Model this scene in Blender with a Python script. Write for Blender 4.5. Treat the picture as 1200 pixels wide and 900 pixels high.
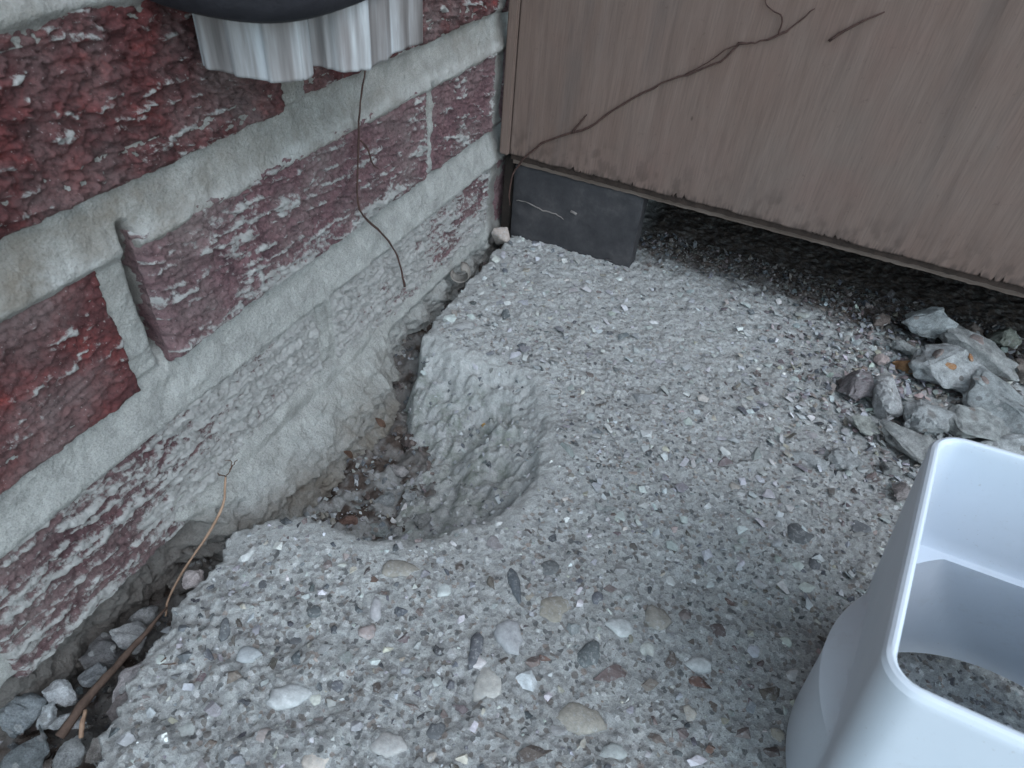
import bpy, bmesh, math, random
import numpy as np
from mathutils import Vector, Matrix
random.seed(7); RNG = np.random.default_rng(11)
for o in list(bpy.data.objects): bpy.data.objects.remove(o)
scene = bpy.context.scene
C = scene.collection

# ------------------------------------------------------------------ camera, world, light
# metres: X along the timber board (away from the brick wall), Y away from the viewer, Z up
cam = bpy.data.cameras.new('camera'); co = bpy.data.objects.new('camera', cam); C.objects.link(co)
CAMW = [[0.9058069150626407, 0.32747706345529437, -0.2688356516872782],
        [0.41715967317329894, -0.5783413008961515, 0.7010700086334006],
        [0.07410558393758823, -0.7471814465585028, -0.6604757716635887]]
M = Matrix([[r[0], -r[1], -r[2]] for r in CAMW]).to_4x4()
M.translation = Vector((0.22464, -0.49756, 0.28412))
co.matrix_world = M
cam.sensor_width = 6.2; cam.lens = 6.2*790.5/1200
cam.clip_start = 0.02; cam.clip_end = 200
cam.dof.use_dof = True; cam.dof.focus_distance = 0.42; cam.dof.aperture_fstop = 5.0
scene.camera = co

w = bpy.data.worlds.new('World'); scene.world = w; w.use_nodes = True
nt = w.node_tree; bg = nt.nodes['Background']
sky = nt.nodes.new('ShaderNodeTexSky'); sky.sky_type = 'NISHITA'; sky.sun_disc = False
SUN_EL, SUN_AZ = math.radians(52), math.radians(122)     # azimuth clockwise from +Y
sky.sun_elevation = SUN_EL; sky.sun_rotation = SUN_AZ; sky.dust_density = 1.2; sky.ozone_density = 3.0
hs = nt.nodes.new('ShaderNodeHueSaturation'); hs.inputs['Saturation'].default_value = 0.74; hs.inputs['Hue'].default_value = 0.461
nt.links.new(sky.outputs[0], hs.inputs['Color']); nt.links.new(hs.outputs[0], bg.inputs[0])
bg.inputs[1].default_value = 0.15
sl = bpy.data.lights.new('sun', 'SUN'); so = bpy.data.objects.new('sun', sl); C.objects.link(so)
sl.energy = 0.5; sl.angle = math.radians(120); sl.color = (1.0, 0.99, 0.97)
sd = Vector((math.sin(SUN_AZ)*math.cos(SUN_EL), math.cos(SUN_AZ)*math.cos(SUN_EL), math.sin(SUN_EL)))
so.rotation_euler = sd.to_track_quat('Z', 'Y').to_euler()
scene.view_settings.view_transform = 'Standard'; scene.view_settings.look = 'None'
scene.view_settings.exposure = 1.40; scene.view_settings.gamma = 1.0
scene.render.engine = 'CYCLES'

# ------------------------------------------------------------------ numpy noise
def _h(ix, iy, s):
    n = (ix.astype(np.int64)*374761393 + iy.astype(np.int64)*668265263 + s*974634777) & 0xffffffff
    n = ((n ^ (n >> 13))*1274126177) & 0xffffffff
    n = ((n ^ (n >> 16))*2246822519) & 0xffffffff
    return ((n ^ (n >> 15)) & 0xffffff)/float(0xffffff)
def vn(x, y, s=0):
    ix = np.floor(x); iy = np.floor(y); fx = x-ix; fy = y-iy
    fx = fx*fx*(3-2*fx); fy = fy*fy*(3-2*fy)
    a = _h(ix, iy, s); b = _h(ix+1, iy, s); c = _h(ix, iy+1, s); d = _h(ix+1, iy+1, s)
    return (a+(b-a)*fx)*(1-fy)+(c+(d-c)*fx)*fy
def fbm(x, y, s=0, o=4, g=.5):
    t = 0; a = 1; n = 0
    for i in range(o):
        cx = x*math.cos(.7*i)-y*math.sin(.7*i); cy = x*math.sin(.7*i)+y*math.cos(.7*i)
        t = t+a*vn(cx*2**i+13.7*i, cy*2**i+7.1*i, s+i*31); n += a; a *= g
    return t/n
def fbma(x, y, s=0, o=4, g=.5):            # keeps its stretch direction
    t = 0; a = 1; n = 0
    for i in range(o):
        t = t+a*vn(x*2**i+13.7*i, y*2**i+7.1*i, s+i*31); n += a; a *= g
    return t/n
def sst(a, b, x):
    t = np.clip((x-a)/(b-a), 0, 1); return t*t*(3-2*t)
def sdist(x, y, poly):                      # signed distance to a closed polygon, positive inside
    d = np.full(x.shape, 1e9); ins = np.zeros(x.shape, bool)
    n = len(poly)
    for i in range(n):
        ax, ay = poly[i]; bx, by = poly[(i+1) % n]
        ex, ey = bx-ax, by-ay
        t = np.clip(((x-ax)*ex+(y-ay)*ey)/(ex*ex+ey*ey+1e-12), 0, 1)
        d = np.minimum(d, np.hypot(x-ax-t*ex, y-ay-t*ey))
        c = ((ay > y) != (by > y)) & (x < (bx-ax)*(y-ay)/((by-ay) if by != ay else 1e-12)+ax)
        ins ^= c
    return np.where(ins, d, -d)

# ------------------------------------------------------------------ materials
def mat(name):
    m = bpy.data.materials.new(name); m.use_nodes = True
    return m, m.node_tree, m.node_tree.nodes['Principled BSDF']
class N:
    """small node helper"""
    def __init__(s, name, rough=.9, spec=.25):
        s.m, s.t, s.b = mat(name); s.b.inputs['Roughness'].default_value = rough
        s.b.inputs['Specular IOR Level'].default_value = spec
        s.tc = s.t.nodes.new('ShaderNodeTexCoord')
    def new(s, k): return s.t.nodes.new(k)
    def link(s, a, b): s.t.links.new(a, b)
    def coord(s, scale=(1, 1, 1), rot=(0, 0, 0)):
        mp = s.new('ShaderNodeMapping'); mp.inputs['Scale'].default_value = scale
        mp.inputs['Rotation'].default_value = rot
        s.link(s.tc.outputs['Object'], mp.inputs[0]); return mp.outputs[0]
    def noise(s, sc, det=4, rough=.6, vec=None, dist=0):
        n = s.new('ShaderNodeTexNoise'); n.inputs['Scale'].default_value = sc
        n.inputs['Detail'].default_value = det; n.inputs['Roughness'].default_value = rough
        n.inputs['Distortion'].default_value = dist
        s.link(vec or s.tc.outputs['Object'], n.inputs['Vector']); return n.outputs['Fac']
    def vor(s, sc, vec=None, feat='F1', out='Color'):
        n = s.new('ShaderNodeTexVoronoi'); n.inputs['Scale'].default_value = sc; n.feature = feat
        s.link(vec or s.tc.outputs['Object'], n.inputs['Vector']); return n.outputs[out]
    def ramp(s, fac, stops, interp='LINEAR'):
        r = s.new('ShaderNodeValToRGB'); r.color_ramp.interpolation = interp
        e = r.color_ramp.elements
        while len(e) < len(stops): e.new(.5)
        for q, (p, c) in zip(e, stops):
            q.position = p; q.color = (c if hasattr(c, '__len__') else (c, c, c))+((1,) if not hasattr(c, '__len__') or len(c) == 3 else ())
        s.link(fac, r.inputs[0]); return r.outputs[0]
    def mix(s, f, a, b, mode='MIX'):
        n = s.new('ShaderNodeMix'); n.data_type = 'RGBA'; n.blend_type = mode
        for v, i in ((f, 0), (a, 6), (b, 7)):
            if hasattr(v, 'links'): s.link(v, n.inputs[i])
            elif i == 0: n.inputs[0].default_value = v
            else: n.inputs[i].default_value = tuple(v)+(1,)
        return n.outputs[2]
    def math(s, op, a, b=0.0, clamp=False):
        n = s.new('ShaderNodeMath'); n.operation = op; n.use_clamp = clamp
        for i, v in enumerate((a, b)):
            if hasattr(v, 'links'): s.link(v, n.inputs[i])
            else: n.inputs[i].default_value = v
        return n.outputs[0]
    def attr(s, name, out='Fac'):
        n = s.new('ShaderNodeAttribute'); n.attribute_name = name; return n.outputs[out]
    def sep(s, col, i=0):
        n = s.new('ShaderNodeSeparateColor'); s.link(col, n.inputs[0]); return n.outputs[i]
    def bump(s, h, dist=.0005, strength=1.0, chain=None):
        n = s.new('ShaderNodeBump'); n.inputs['Strength'].default_value = strength
        n.inputs['Distance'].default_value = dist; s.link(h, n.inputs['Height'])
        if chain is not None: s.link(chain, n.inputs['Normal'])
        return n.outputs[0]
    def out(s, col, nrm=None, rough=None):
        s.link(col, s.b.inputs['Base Color'])
        if nrm is not None: s.link(nrm, s.b.inputs['Normal'])
        if rough is not None: s.link(rough, s.b.inputs['Roughness'])
        return s.m

def mortar_colour(n):
    a = n.ramp(n.noise(60, 5, .65), [(.25, (.26, .265, .26)), (.5, (.36, .37, .36)), (.75, (.46, .47, .46))])
    g = n.ramp(n.noise(1500, 3, .7), [(.33, (.72, .72, .72)), (.5, (1, 1, 1)), (.72, (1.15, 1.15, 1.15))])
    return n.mix(1.0, a, g, 'MULTIPLY')

def brick_mat(name, reds, grey):
    n = N(name, .92, .2)
    b = n.ramp(n.noise(75, 6, .7, dist=.6), reds)
    b = n.mix(n.ramp(n.noise(24, 4, .6), [(.42, 0.0), (.68, grey)]), b, (.19, .15, .15))
    dark = n.ramp(n.noise(520, 4, .7), [(.3, (.35, .33, .33)), (.5, (1, 1, 1)), (.8, (1.25, 1.2, 1.2))])
    b = n.mix(.85, b, dark, 'MULTIPLY')
    # deposited lime and mortar: mesh attribute broken up by fine noise
    sm = n.attr('smear')
    f = n.math('ADD', sm, n.math('MULTIPLY', n.math('SUBTRACT', n.noise(420, 5, .75), .5), .9))
    fac = n.ramp(f, [(.42, 0.0), (.62, .9)])
    mc = n.ramp(n.noise(160, 5, .7), [(.3, (.27, .275, .27)), (.55, (.38, .39, .385)), (.8, (.50, .51, .51))])
    c = n.mix(fac, b, mc)
    # bare white salt specks
    sp = n.ramp(n.noise(900, 3, .6), [(.66, 0.0), (.72, .5)])
    c = n.mix(sp, c, (.5, .47, .47))
    nm = n.bump(n.noise(700, 5, .75), .0009, .9)
    nm = n.bump(n.noise(2200, 3, .7), .0006, .9, nm)
    return n.out(c, nm)
MB_RED = brick_mat('brick_red', [(.28, (.045, .022, .023)), (.48, (.10, .04, .042)), (.63, (.15, .045, .045)), (.74, (.24, .045, .038))], .75)
MB_MAROON = brick_mat('brick_maroon', [(.28, (.055, .036, .04)), (.5, (.11, .066, .072)), (.75, (.16, .085, .09))], .9)
MB_PURPLE = brick_mat('brick_purple', [(.28, (.07, .045, .052)), (.5, (.15, .09, .10)), (.75, (.21, .12, .13))], .9)

n = N('mortar', .95, .15)
nm = n.bump(n.noise(420, 6, .8), .0016, .9)
nm = n.bump(n.noise(1900, 3, .7), .0006, .9, nm)
nm = n.bump(n.vor(620, out='Distance'), .0006, .6, nm)
st = n.ramp(n.noise(38, 4, .65), [(.52, 0.0), (.7, .55)])
c = mortar_colour(n)
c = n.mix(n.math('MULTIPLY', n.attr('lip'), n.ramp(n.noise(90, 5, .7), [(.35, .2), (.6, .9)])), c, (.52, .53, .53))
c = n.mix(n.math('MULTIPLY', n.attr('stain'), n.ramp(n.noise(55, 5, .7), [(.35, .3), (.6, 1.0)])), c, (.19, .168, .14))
c = n.mix(n.math('MULTIPLY', n.attr('shade_and_footing'), 1.0), c, (.105, .09, .08))  # painted shade of slot and corner, and the dark brown footing
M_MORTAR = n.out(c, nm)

def agg_colours(n, sc, seedrot):
    v = n.vor(sc, n.coord((1, 1, 1), (0, 0, seedrot)))
    pal = n.ramp(n.sep(v, 0), [(0, (.12, .125, .13)), (.06, (.19, .175, .165)), (.13, (.27, .275, .28)), (.34, (.34, .355, .36)),
                               (.55, (.41, .425, .43)), (.77, (.30, .26, .24)), (.81, (.47, .49, .50)), (.95, (.60, .62, .63))], 'CONSTANT')
    return pal, v
# concrete slab
n = N('concrete_aggregate', .93, .2)
paste = n.ramp(n.noise(130, 6, .7), [(.25, (.29, .30, .30)), (.5, (.42, .435, .435)), (.75, (.54, .555, .555))])
p1, v1 = agg_colours(n, 520, .4); p2, v2 = agg_colours(n, 250, 1.1)
c = n.mix(n.math('MULTIPLY', n.ramp(n.sep(v1, 1), [(.3, 0.0), (.34, .85)]), n.attr('agg')), paste, p1)
d2 = n.vor(250, n.coord((1, 1, 1), (0, 0, 1.1)), out='Distance')
f2 = n.math('MULTIPLY', n.ramp(n.sep(v2, 2), [(.6, 0.0), (.63, .9)]), n.ramp(d2, [(.36, 1.0), (.5, 0.0)]))
c = n.mix(n.math('MULTIPLY', f2, n.attr('agg')), c, p2)
grit = n.ramp(n.noise(1800, 3, .7), [(.3, (.62, .62, .62)), (.5, (1, 1, 1)), (.72, (1.3, 1.3, 1.3))])
c = n.mix(.9, c, grit, 'MULTIPLY')
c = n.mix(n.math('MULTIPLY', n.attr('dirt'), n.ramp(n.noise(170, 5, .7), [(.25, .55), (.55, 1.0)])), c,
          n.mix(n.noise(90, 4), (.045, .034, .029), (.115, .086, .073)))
c = n.mix(n.math('MULTIPLY', n.attr('stain'), n.ramp(n.noise(80, 5, .7), [(.45, 0.0), (.65, .6)])), c, (.16, .19, .15))
nm = n.bump(n.vor(520, n.coord((1, 1, 1), (0, 0, .4)), out='Distance'), .0006, .6)
nm = n.bump(n.noise(900, 6, .8), .0014, 1.0, nm)
M_SLAB = n.out(c, nm)

# stones (object colour) and fine chips (colour attribute)
def stone_mat(name, attrib):
    n = N(name, .72, .35)
    if attrib: base = n.attr('chip_colour', 'Color')
    else:
        oi = n.new('ShaderNodeObjectInfo'); base = oi.outputs['Color']
    geo = n.new('ShaderNodeNewGeometry')
    def nz(sc, d, r):
        t = n.new('ShaderNodeTexNoise'); t.inputs['Scale'].default_value = sc; t.inputs['Detail'].default_value = d
        t.inputs['Roughness'].default_value = r; n.link(geo.outputs['Position'], t.inputs['Vector']); return t.outputs['Fac']
    c = n.mix(.9, base, n.ramp(nz(330, 5, .7), [(.25, (.62, .62, .62)), (.5, (.95, .95, .95)), (.75, (1.35, 1.35, 1.35))]), 'MULTIPLY')
    c = n.mix(n.ramp(nz(420, 6, .8), [(.52, 0.0), (.66, .75)]), c, (.37, .39, .40))
    return n.out(c, n.bump(nz(1200, 4, .7), .0004, .8))
M_STONE = stone_mat('stone', False); M_CHIP = stone_mat('stone_chips', True)

n = N('broken_concrete_lump', .92, .2)
class _G: pass
geo = n.new('ShaderNodeNewGeometry')
n.tc = _G(); n.tc.outputs = {'Object': geo.outputs['Position']}
oi = n.new('ShaderNodeObjectInfo')
c = n.ramp(n.noise(150, 6, .72), [(.3, (.5, .5, .5)), (.5, (.9, .9, .9)), (.72, (1.4, 1.4, 1.4))])
c = n.mix(1.0, oi.outputs['Color'], c, 'MULTIPLY')
pp, vv = agg_colours(n, 210, .8)
dd = n.vor(210, n.coord((1, 1, 1), (0, 0, .8)), out='Distance')
c = n.mix(n.math('MULTIPLY', n.ramp(n.sep(vv, 1), [(.72, 0.0), (.75, .8)]), n.ramp(dd, [(.38, 1.0), (.46, 0.0)])), c, pp)
o2 = n.vor(75, n.coord((1, 1, 1), (.3, .2, 0)))
od = n.vor(75, n.coord((1, 1, 1), (.3, .2, 0)), out='Distance')
c = n.mix(n.math('MULTIPLY', n.ramp(n.sep(o2, 0), [(.93, 0.0), (.94, .6)]), n.ramp(od, [(.25, 1.0), (.36, 0.0)])), c, (.17, .15, .14))
c = n.mix(.85, c, n.ramp(n.noise(1500, 3, .7), [(.3, (.62, .62, .62)), (.5, (1, 1, 1)), (.7, (1.25, 1.25, 1.25))]), 'MULTIPLY')
nm = n.bump(n.noise(260, 7, .8), .0026, 1.0); nm = n.bump(n.noise(1300, 5, .75), .0009, 1.0, nm)
M_CHUNK = n.out(c, nm)

n = N('soil', .97, .1)
c = n.ramp(n.noise(140, 6, .75), [(.25, (.03, .023, .02)), (.5, (.08, .063, .055)), (.75, (.17, .145, .13))])
c = n.mix(n.attr('grit'), c, n.ramp(n.noise(260, 5, .75), [(.3, (.17, .17, .165)), (.6, (.32, .33, .33)), (.8, (.45, .46, .47))]))
M_SOIL = n.out(c, n.bump(n.noise(600, 5, .75), .0015, 1.0))

n = N('weathered_plywood', .82, .22)
gr = n.noise(1, 5, .65, n.coord((110, 110, 7)))
gr2 = n.noise(1, 6, .7, n.coord((900, 900, 45)))
c = n.ramp(gr, [(.3, (.122, .083, .069)), (.5, (.145, .101, .085)), (.7, (.165, .118, .101))])
c = n.mix(n.ramp(n.noise(7, 4, .6), [(.35, 0.0), (.7, .55)]), c, (.148, .123, .110))
c = n.mix(n.ramp(n.noise(13, 3, .6), [(.5, 0.0), (.75, .35)]), c, (.155, .092, .078))
c = n.mix(n.ramp(n.noise(1, 4, .7, n.coord((28, 28, 4))), [(.55, 0.0), (.72, .5)]), c, (.10, .082, .076))
c = n.mix(n.ramp(n.noise(190, 4, .8), [(.62, 0.0), (.72, .45)]), c, (.08, .055, .048))
c = n.mix(.55, c, n.ramp(gr2, [(.3, (.72, .72, .72)), (.5, (1, 1, 1)), (.72, (1.2, 1.2, 1.2))]), 'MULTIPLY')
c = n.mix(n.ramp(n.vor(42, n.coord((1, 1, .5)), out='Distance'), [(.035, .8), (.06, 0.0)]), c, (.03, .022, .02))
c = n.mix(n.ramp(n.noise(1, 4, .7, n.coord((60, 60, 5))), [(.66, 0.0), (.78, .4)]), c, (.07, .05, .045))
c = n.mix(n.attr('stain'), c, (.06, .045, .04))
M_PLY = n.out(c, n.bump(gr2, .0003, .4))
def simple(name, stops, sc=60, rough=.85, spec=.25, bump=.0004, bsc=600, stretch=None):
    n = N(name, rough, spec)
    c = n.ramp(n.noise(sc if not stretch else 1, 5, .7, n.coord(stretch) if stretch else None), stops)
    return n.out(c, n.bump(n.noise(bsc, 5, .75), bump, .9))
M_PLYDARK = simple('ply_core_dark', [(.3, (.025, .018, .015)), (.7, (.06, .042, .035))], 150)
M_PLYPALE = simple('ply_core_pale', [(.3, (.10, .075, .062)), (.7, (.19, .15, .13))], 1, stretch=(20, 300, 300))
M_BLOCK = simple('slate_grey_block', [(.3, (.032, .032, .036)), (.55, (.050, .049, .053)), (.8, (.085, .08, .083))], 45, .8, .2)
M_TWIG = simple('twig_bark', [(.3, (.035, .02, .018)), (.7, (.085, .05, .042))], 300)
M_STRAW = simple('dry_straw', [(.3, (.20, .13, .09)), (.7, (.36, .25, .18))], 200)
M_STICK = simple('dead_stem', [(.3, (.05, .034, .027)), (.7, (.12, .082, .065))], 150)
M_LEAF = simple('dead_leaf', [(.3, (.05, .03, .022)), (.7, (.12, .07, .05))], 200)
M_CURL = simple('grey_shell', [(.3, (.12, .11, .10)), (.7, (.3, .28, .26))], 200)
M_BLACK = simple('black_rubber', [(.3, (.008, .008, .011)), (.7, (.02, .02, .026))], 60, .7, .3)
M_THREAD = simple('pale_root', [(.3, (.13, .12, .115)), (.7, (.24, .22, .21))], 200)
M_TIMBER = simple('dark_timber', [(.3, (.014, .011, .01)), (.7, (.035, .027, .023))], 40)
M_WALLFAR = simple('brick_plain', [(.3, (.09, .035, .035)), (.7, (.18, .06, .055))], 60)

n = N('white_upvc', .42, .45)
c = n.ramp(n.noise(22, 4, .6), [(.3, (.60, .665, .745)), (.7, (.65, .71, .79))])
c = n.mix(n.ramp(n.noise(55, 6, .8), [(.56, 0.0), (.75, .22)]), c, (.42, .43, .42))
c = n.mix(n.ramp(n.noise(700, 3, .7), [(.66, 0.0), (.72, .35)]), c, (.36, .35, .33))
c = n.mix(n.ramp(n.noise(1, 4, .7, n.coord((700, 700, 60), (.3, .2, 0))), [(.68, 0.0), (.74, .3)]), c, (.55, .57, .58))
M_UPVC = n.out(c, n.bump(n.noise(900, 3), .0001, .25))
n = N('stained_white_downpipe', .6, .35)
c = n.ramp(n.noise(1, 4, .6, n.coord((95, 95, 8))), [(.3, (.10, .092, .09)), (.44, (.19, .18, .18)), (.56, (.30, .305, .315)), (.74, (.50, .54, .575))])
c = n.mix(n.ramp(n.noise(1, 5, .7, n.coord((240, 240, 22))), [(.52, 0.0), (.72, .65)]), c, (.17, .15, .15))
M_SPOUT = n.out(c, n.bump(n.noise(500, 3), .0002, .5))

# ------------------------------------------------------------------ mesh helpers
def link(name, me, m=None, parent=None):
    o = bpy.data.objects.new(name, me); C.objects.link(o)
    if m is not None and len(me.materials) == 0: me.materials.append(m)
    if parent is not None: o.parent = parent
    return o
def npmesh(name, V, F, attrs=None, smooth=True):
    """V (n,3), F (m,k) all the same k"""
    me = bpy.data.meshes.new(name)
    V = np.asarray(V, np.float32); F = np.asarray(F, np.int32); k = F.shape[1]
    me.vertices.add(len(V)); me.vertices.foreach_set('co', V.ravel())
    me.loops.add(F.size); me.loops.foreach_set('vertex_index', F.ravel())
    me.polygons.add(len(F)); me.polygons.foreach_set('loop_start', np.arange(0, F.size, k, dtype=np.int32))
    me.polygons.foreach_set('use_smooth', np.full(len(F), smooth, bool))
    me.update(calc_edges=True)
    for an, av in (attrs or {}).items():
        av = np.asarray(av, np.float32)
        if av.ndim == 1:
            a = me.attributes.new(an, 'FLOAT', 'POINT'); a.data.foreach_set('value', av)
        else:
            a = me.attributes.new(an, 'FLOAT_COLOR', 'POINT'); a.data.foreach_set('color', av.ravel())
    return me
def gridfaces(nu, nv, keep=None, flip=False):
    i = np.arange(nu-1)[:, None]*nv+np.arange(nv-1)[None, :]
    F = np.stack([i, i+nv, i+nv+1, i+1], -1)
    if flip: F = F[..., ::-1]
    if keep is not None: return F[keep]
    return F.reshape(-1, 4)
def thing(name, label, cat, loc=(0, 0, 0), group=None, rot=None):
    o = bpy.data.objects.new(name, None); C.objects.link(o); o.location = loc; o.empty_display_size = .02
    if rot is not None: o.rotation_euler = rot
    return tag(o, label, cat, group)
def tag(o, label, cat=None, group=None):
    o['label'] = label
    if cat: o['category'] = cat
    if group: o['group'] = group
    return o
def box(name, a, b, m, parent=None, bev=0.0):
    bm = bmesh.new(); bmesh.ops.create_cube(bm, size=1)
    for v in bm.verts:
        v.co = Vector([(a[i]+b[i])/2+v.co[i]*(b[i]-a[i]) for i in range(3)])
    if bev: bmesh.ops.bevel(bm, geom=bm.edges[:], offset=bev, segments=2, affect='EDGES')
    me = bpy.data.meshes.new(name); bm.to_mesh(me); bm.free()
    return link(name, me, m, parent)
def tube(name, pts, rad, m, parent=None, seg=8, sub=4, jit=0.0):
    P = [Vector(p) for p in pts]
    R = rad if hasattr(rad, '__len__') else [rad]*len(P)
    Q = []; RR = []
    for i in range(len(P)-1):
        p0 = P[max(i-1, 0)]; p1 = P[i]; p2 = P[i+1]; p3 = P[min(i+2, len(P)-1)]
        for k in range(sub):
            t = k/sub
            q = .5*((2*p1)+(p2-p0)*t+(2*p0-5*p1+4*p2-p3)*t*t+(3*p1-p0-3*p2+p3)*t**3)
            Q.append(q+Vector([random.uniform(-jit, jit) for _ in range(3)])); RR.append((R[i]*(1-t)+R[i+1]*t)*random.uniform(.85, 1.15))
    Q.append(P[-1]); RR.append(R[-1])
    bm = bmesh.new(); rings = []
    up = Vector((.31, .52, .79)).normalized()
    for i, q in enumerate(Q):
        d = (Q[min(i+1, len(Q)-1)]-Q[max(i-1, 0)]).normalized()
        a = d.cross(up).normalized(); b = d.cross(a)
        rings.append([bm.verts.new(q+(a*math.cos(2*math.pi*j/seg)+b*math.sin(2*math.pi*j/seg))*RR[i]) for j in range(seg)])
    for r0, r1 in zip(rings, rings[1:]):
        for j in range(seg): bm.faces.new((r0[j], r0[(j+1) % seg], r1[(j+1) % seg], r1[j]))
    bm.faces.new(rings[0][::-1]); bm.faces.new(rings[-1])
    for f in bm.faces: f.smooth = True
    bmesh.ops.recalc_face_normals(bm, faces=bm.faces[:])
    me = bpy.data.meshes.new(name); bm.to_mesh(me); bm.free()
    return link(name, me, m, parent)

# ------------------------------------------------------------------ brick wall
wall = thing('brick_wall', 'red rustic brick wall with pale mortar smeared over its lowest courses', 'wall')
def brick(y0, y1, z0, z1, m, smear, seed, step=.0009, amp=.0020, tilt=0.0, proud=0.0, el=1.0):
    """one brick, its rusticated face towards +X; the rest of its body runs 60 mm into the wall"""
    ys = np.arange(y0, y1+step/2, step); zs = np.arange(z0, z1+step/2, step)
    Y, Z = np.meshgrid(ys, zs, indexing='ij')
    # dragged texture: long wavy ridges slightly oblique to the course
    wy = Y*1000+seed*37; wz = Z*1000+(Y-y0)*1000*tilt
    warp = (fbm(wy/19, wz/13, seed, 3)-.5)*9
    r1 = sst(.50, .74, fbma((wy+wz*1.1)/(12*el), (wz+warp*.55)/2.3, seed+5, 3, .5))
    r2 = fbma(wy/4.2, (wz+warp*.6)/1.9, seed+9, 4, .65)
    pit = fbm(wy/2.1, wz/1.7, seed+21, 3, .7)
    crev = 1-sst(.0, .16, np.abs(fbma((wy+wz*1.1)/(9*el), (wz+warp*.7)/3.4, seed+33, 3, .55)-.5))
    h = (r1*.95+(r2-.5)*1.5+(pit-.5)*1.3-crev*.75)
    # ragged arrises
    ed = np.minimum(np.minimum(Y-y0, y1-Y), np.minimum(Z-z0, z1-Z))*1000
    rag = ed-(fbm(wy/5, wz/5, seed+40, 3)-.35)*2.6
    X = proud+h*amp*(.25+.75*sst(.5, 5, ed))-.001-sst(2.6, -.6, rag)*.0042
    jy = (fbm(wy/7, wz/7, seed+50, 3)-.5)*.0016; jz = (fbm(wy/7, wz/7, seed+60, 3)-.5)*.0016
    s = smear(Y, Z) if callable(smear) else np.full(Y.shape, float(smear))
    big = fbm(wy/26, wz/12, seed+70, 3)
    sm = np.clip(s+.10+(r1-.40)*.36+(big-.5)*.7+(r2-.5)*.95, -.4, 1.2)
    nu, nv = Y.shape
    V = np.stack([X, Y+jy, Z+jz], -1).reshape(-1, 3); sm = sm.ravel(); F = gridfaces(nu, nv)
    # skirt back into the wall
    loop = np.concatenate([np.arange(nu)*nv, (nu-1)*nv+np.arange(1, nv), (np.arange(nu-2, -1, -1))*nv+nv-1, np.arange(nv-2, 0, -1)])
    A = V[loop].copy(); L = len(loop); n0 = len(V); rows = [A]
    for d in (.002, .005, .009, .014, .06):      # the returning sides, rough as well
        B = A.copy(); B[:, 0] = -d-.003
        q = (fbm(A[:, 1]*400+d*900+seed, A[:, 2]*400+d*500, seed+80, 3)-.5)*.0016
        B[:, 1] += q; B[:, 2] += q; rows.append(B)
    a = np.arange(L); b = (a+1) % L
    F2 = np.vstack([np.stack([n0+k*L+a, n0+(k+1)*L+a, n0+(k+1)*L+b, n0+k*L+b], -1) for k in range(len(rows)-1)])
    V = np.vstack([V]+rows); sm = np.concatenate([sm, np.full(L*len(rows), .12)])
    me = npmesh('brick', V, np.vstack([F, F2]), {'smear': sm})
    return link('brick', me, m, wall)
sm0 = lambda Y, Z: .44+.36*sst(-.40, -.28, Y)-.26*sst(-.19, -.06, Y)+.15*sst(.01, -.02, Z)*sst(-.40, -.30, Y)+.45*np.exp(-((Y+.235)/.014)**2)
sm1 = lambda Y, Z: .27+.32*sst(.105, .078, Z)*sst(-.34, -.26, Y)*sst(-.12, -.18, Y)+.05*sst(-.2, -.05, Y)
tag(brick(-.456, -.2408, -.019, .0520, MB_MAROON, sm0, 3, tilt=.04, el=1.9), 'maroon brick streaked with mortar, lowest course, left')
tag(brick(-.2290, -.008, -.019, .0570, MB_PURPLE, sm0, 4, tilt=.06, el=1.5), 'brick almost hidden under smeared pale mortar, lowest course')
brick(.004, .11, -.019, .0560, MB_PURPLE, .1, 5, step=.003)
tag(brick(-.572, -.3575, .0715, .1365, MB_RED, .10, 6, tilt=-.05, amp=.0015), 'deep red brick with square worn end, second course')
tag(brick(-.3400, -.1120, .0765, .1425, MB_PURPLE, sm1, 7, tilt=.10, proud=.0015, el=1.5), 'purple red brick with raised wavy ridges, second course')
tag(brick(-.1035, -.006, .0765, .1415, MB_PURPLE, .24, 8, tilt=.14), 'short half brick beside the board, second course')
brick(.006, .11, .0765, .1415, MB_PURPLE, .1, 9, step=.003)
tag(brick(-.4660, -.2400, .1595, .2220, MB_RED, .11, 10, tilt=.06, amp=.0027), 'brightest red brick, rough and speckled white, third course')
tag(brick(-.2270, -.006, .1625, .2240, MB_RED, .15, 12, tilt=.10, amp=.0027), 'red brick behind the stained downpipe, third course')
brick(.006, .11, .1595, .2215, MB_RED, .1, 13, step=.003)
brick(-.692, -.474, -.019, .0520, MB_MAROON, .2, 14, step=.003)
brick(-.697, -.478, .1595, .2215, MB_RED, .1, 16, step=.003)
for (a, b, s) in ((-.585, -.365, 20), (-.350, -.132, 21), (-.120, .10, 22)):
    brick(a, b, .2400, .305, MB_RED, .1, s, step=.002)
# plain bricks higher up, out of the picture, sharing one mesh
pb = box('brick', (-.06, 0, 0), (.0, .215, .065), M_WALLFAR, wall, .002); pb.location = (0, -.46, .323)
for r in range(1, 12):
    for k in range(4):
        if r == 1 and k == 1: continue
        q = pb.copy(); C.objects.link(q); q.parent = wall; q.location = (0, -.685+k*.230+(.112 if r % 2 else 0), .323+(r-1)*.083)

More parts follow.
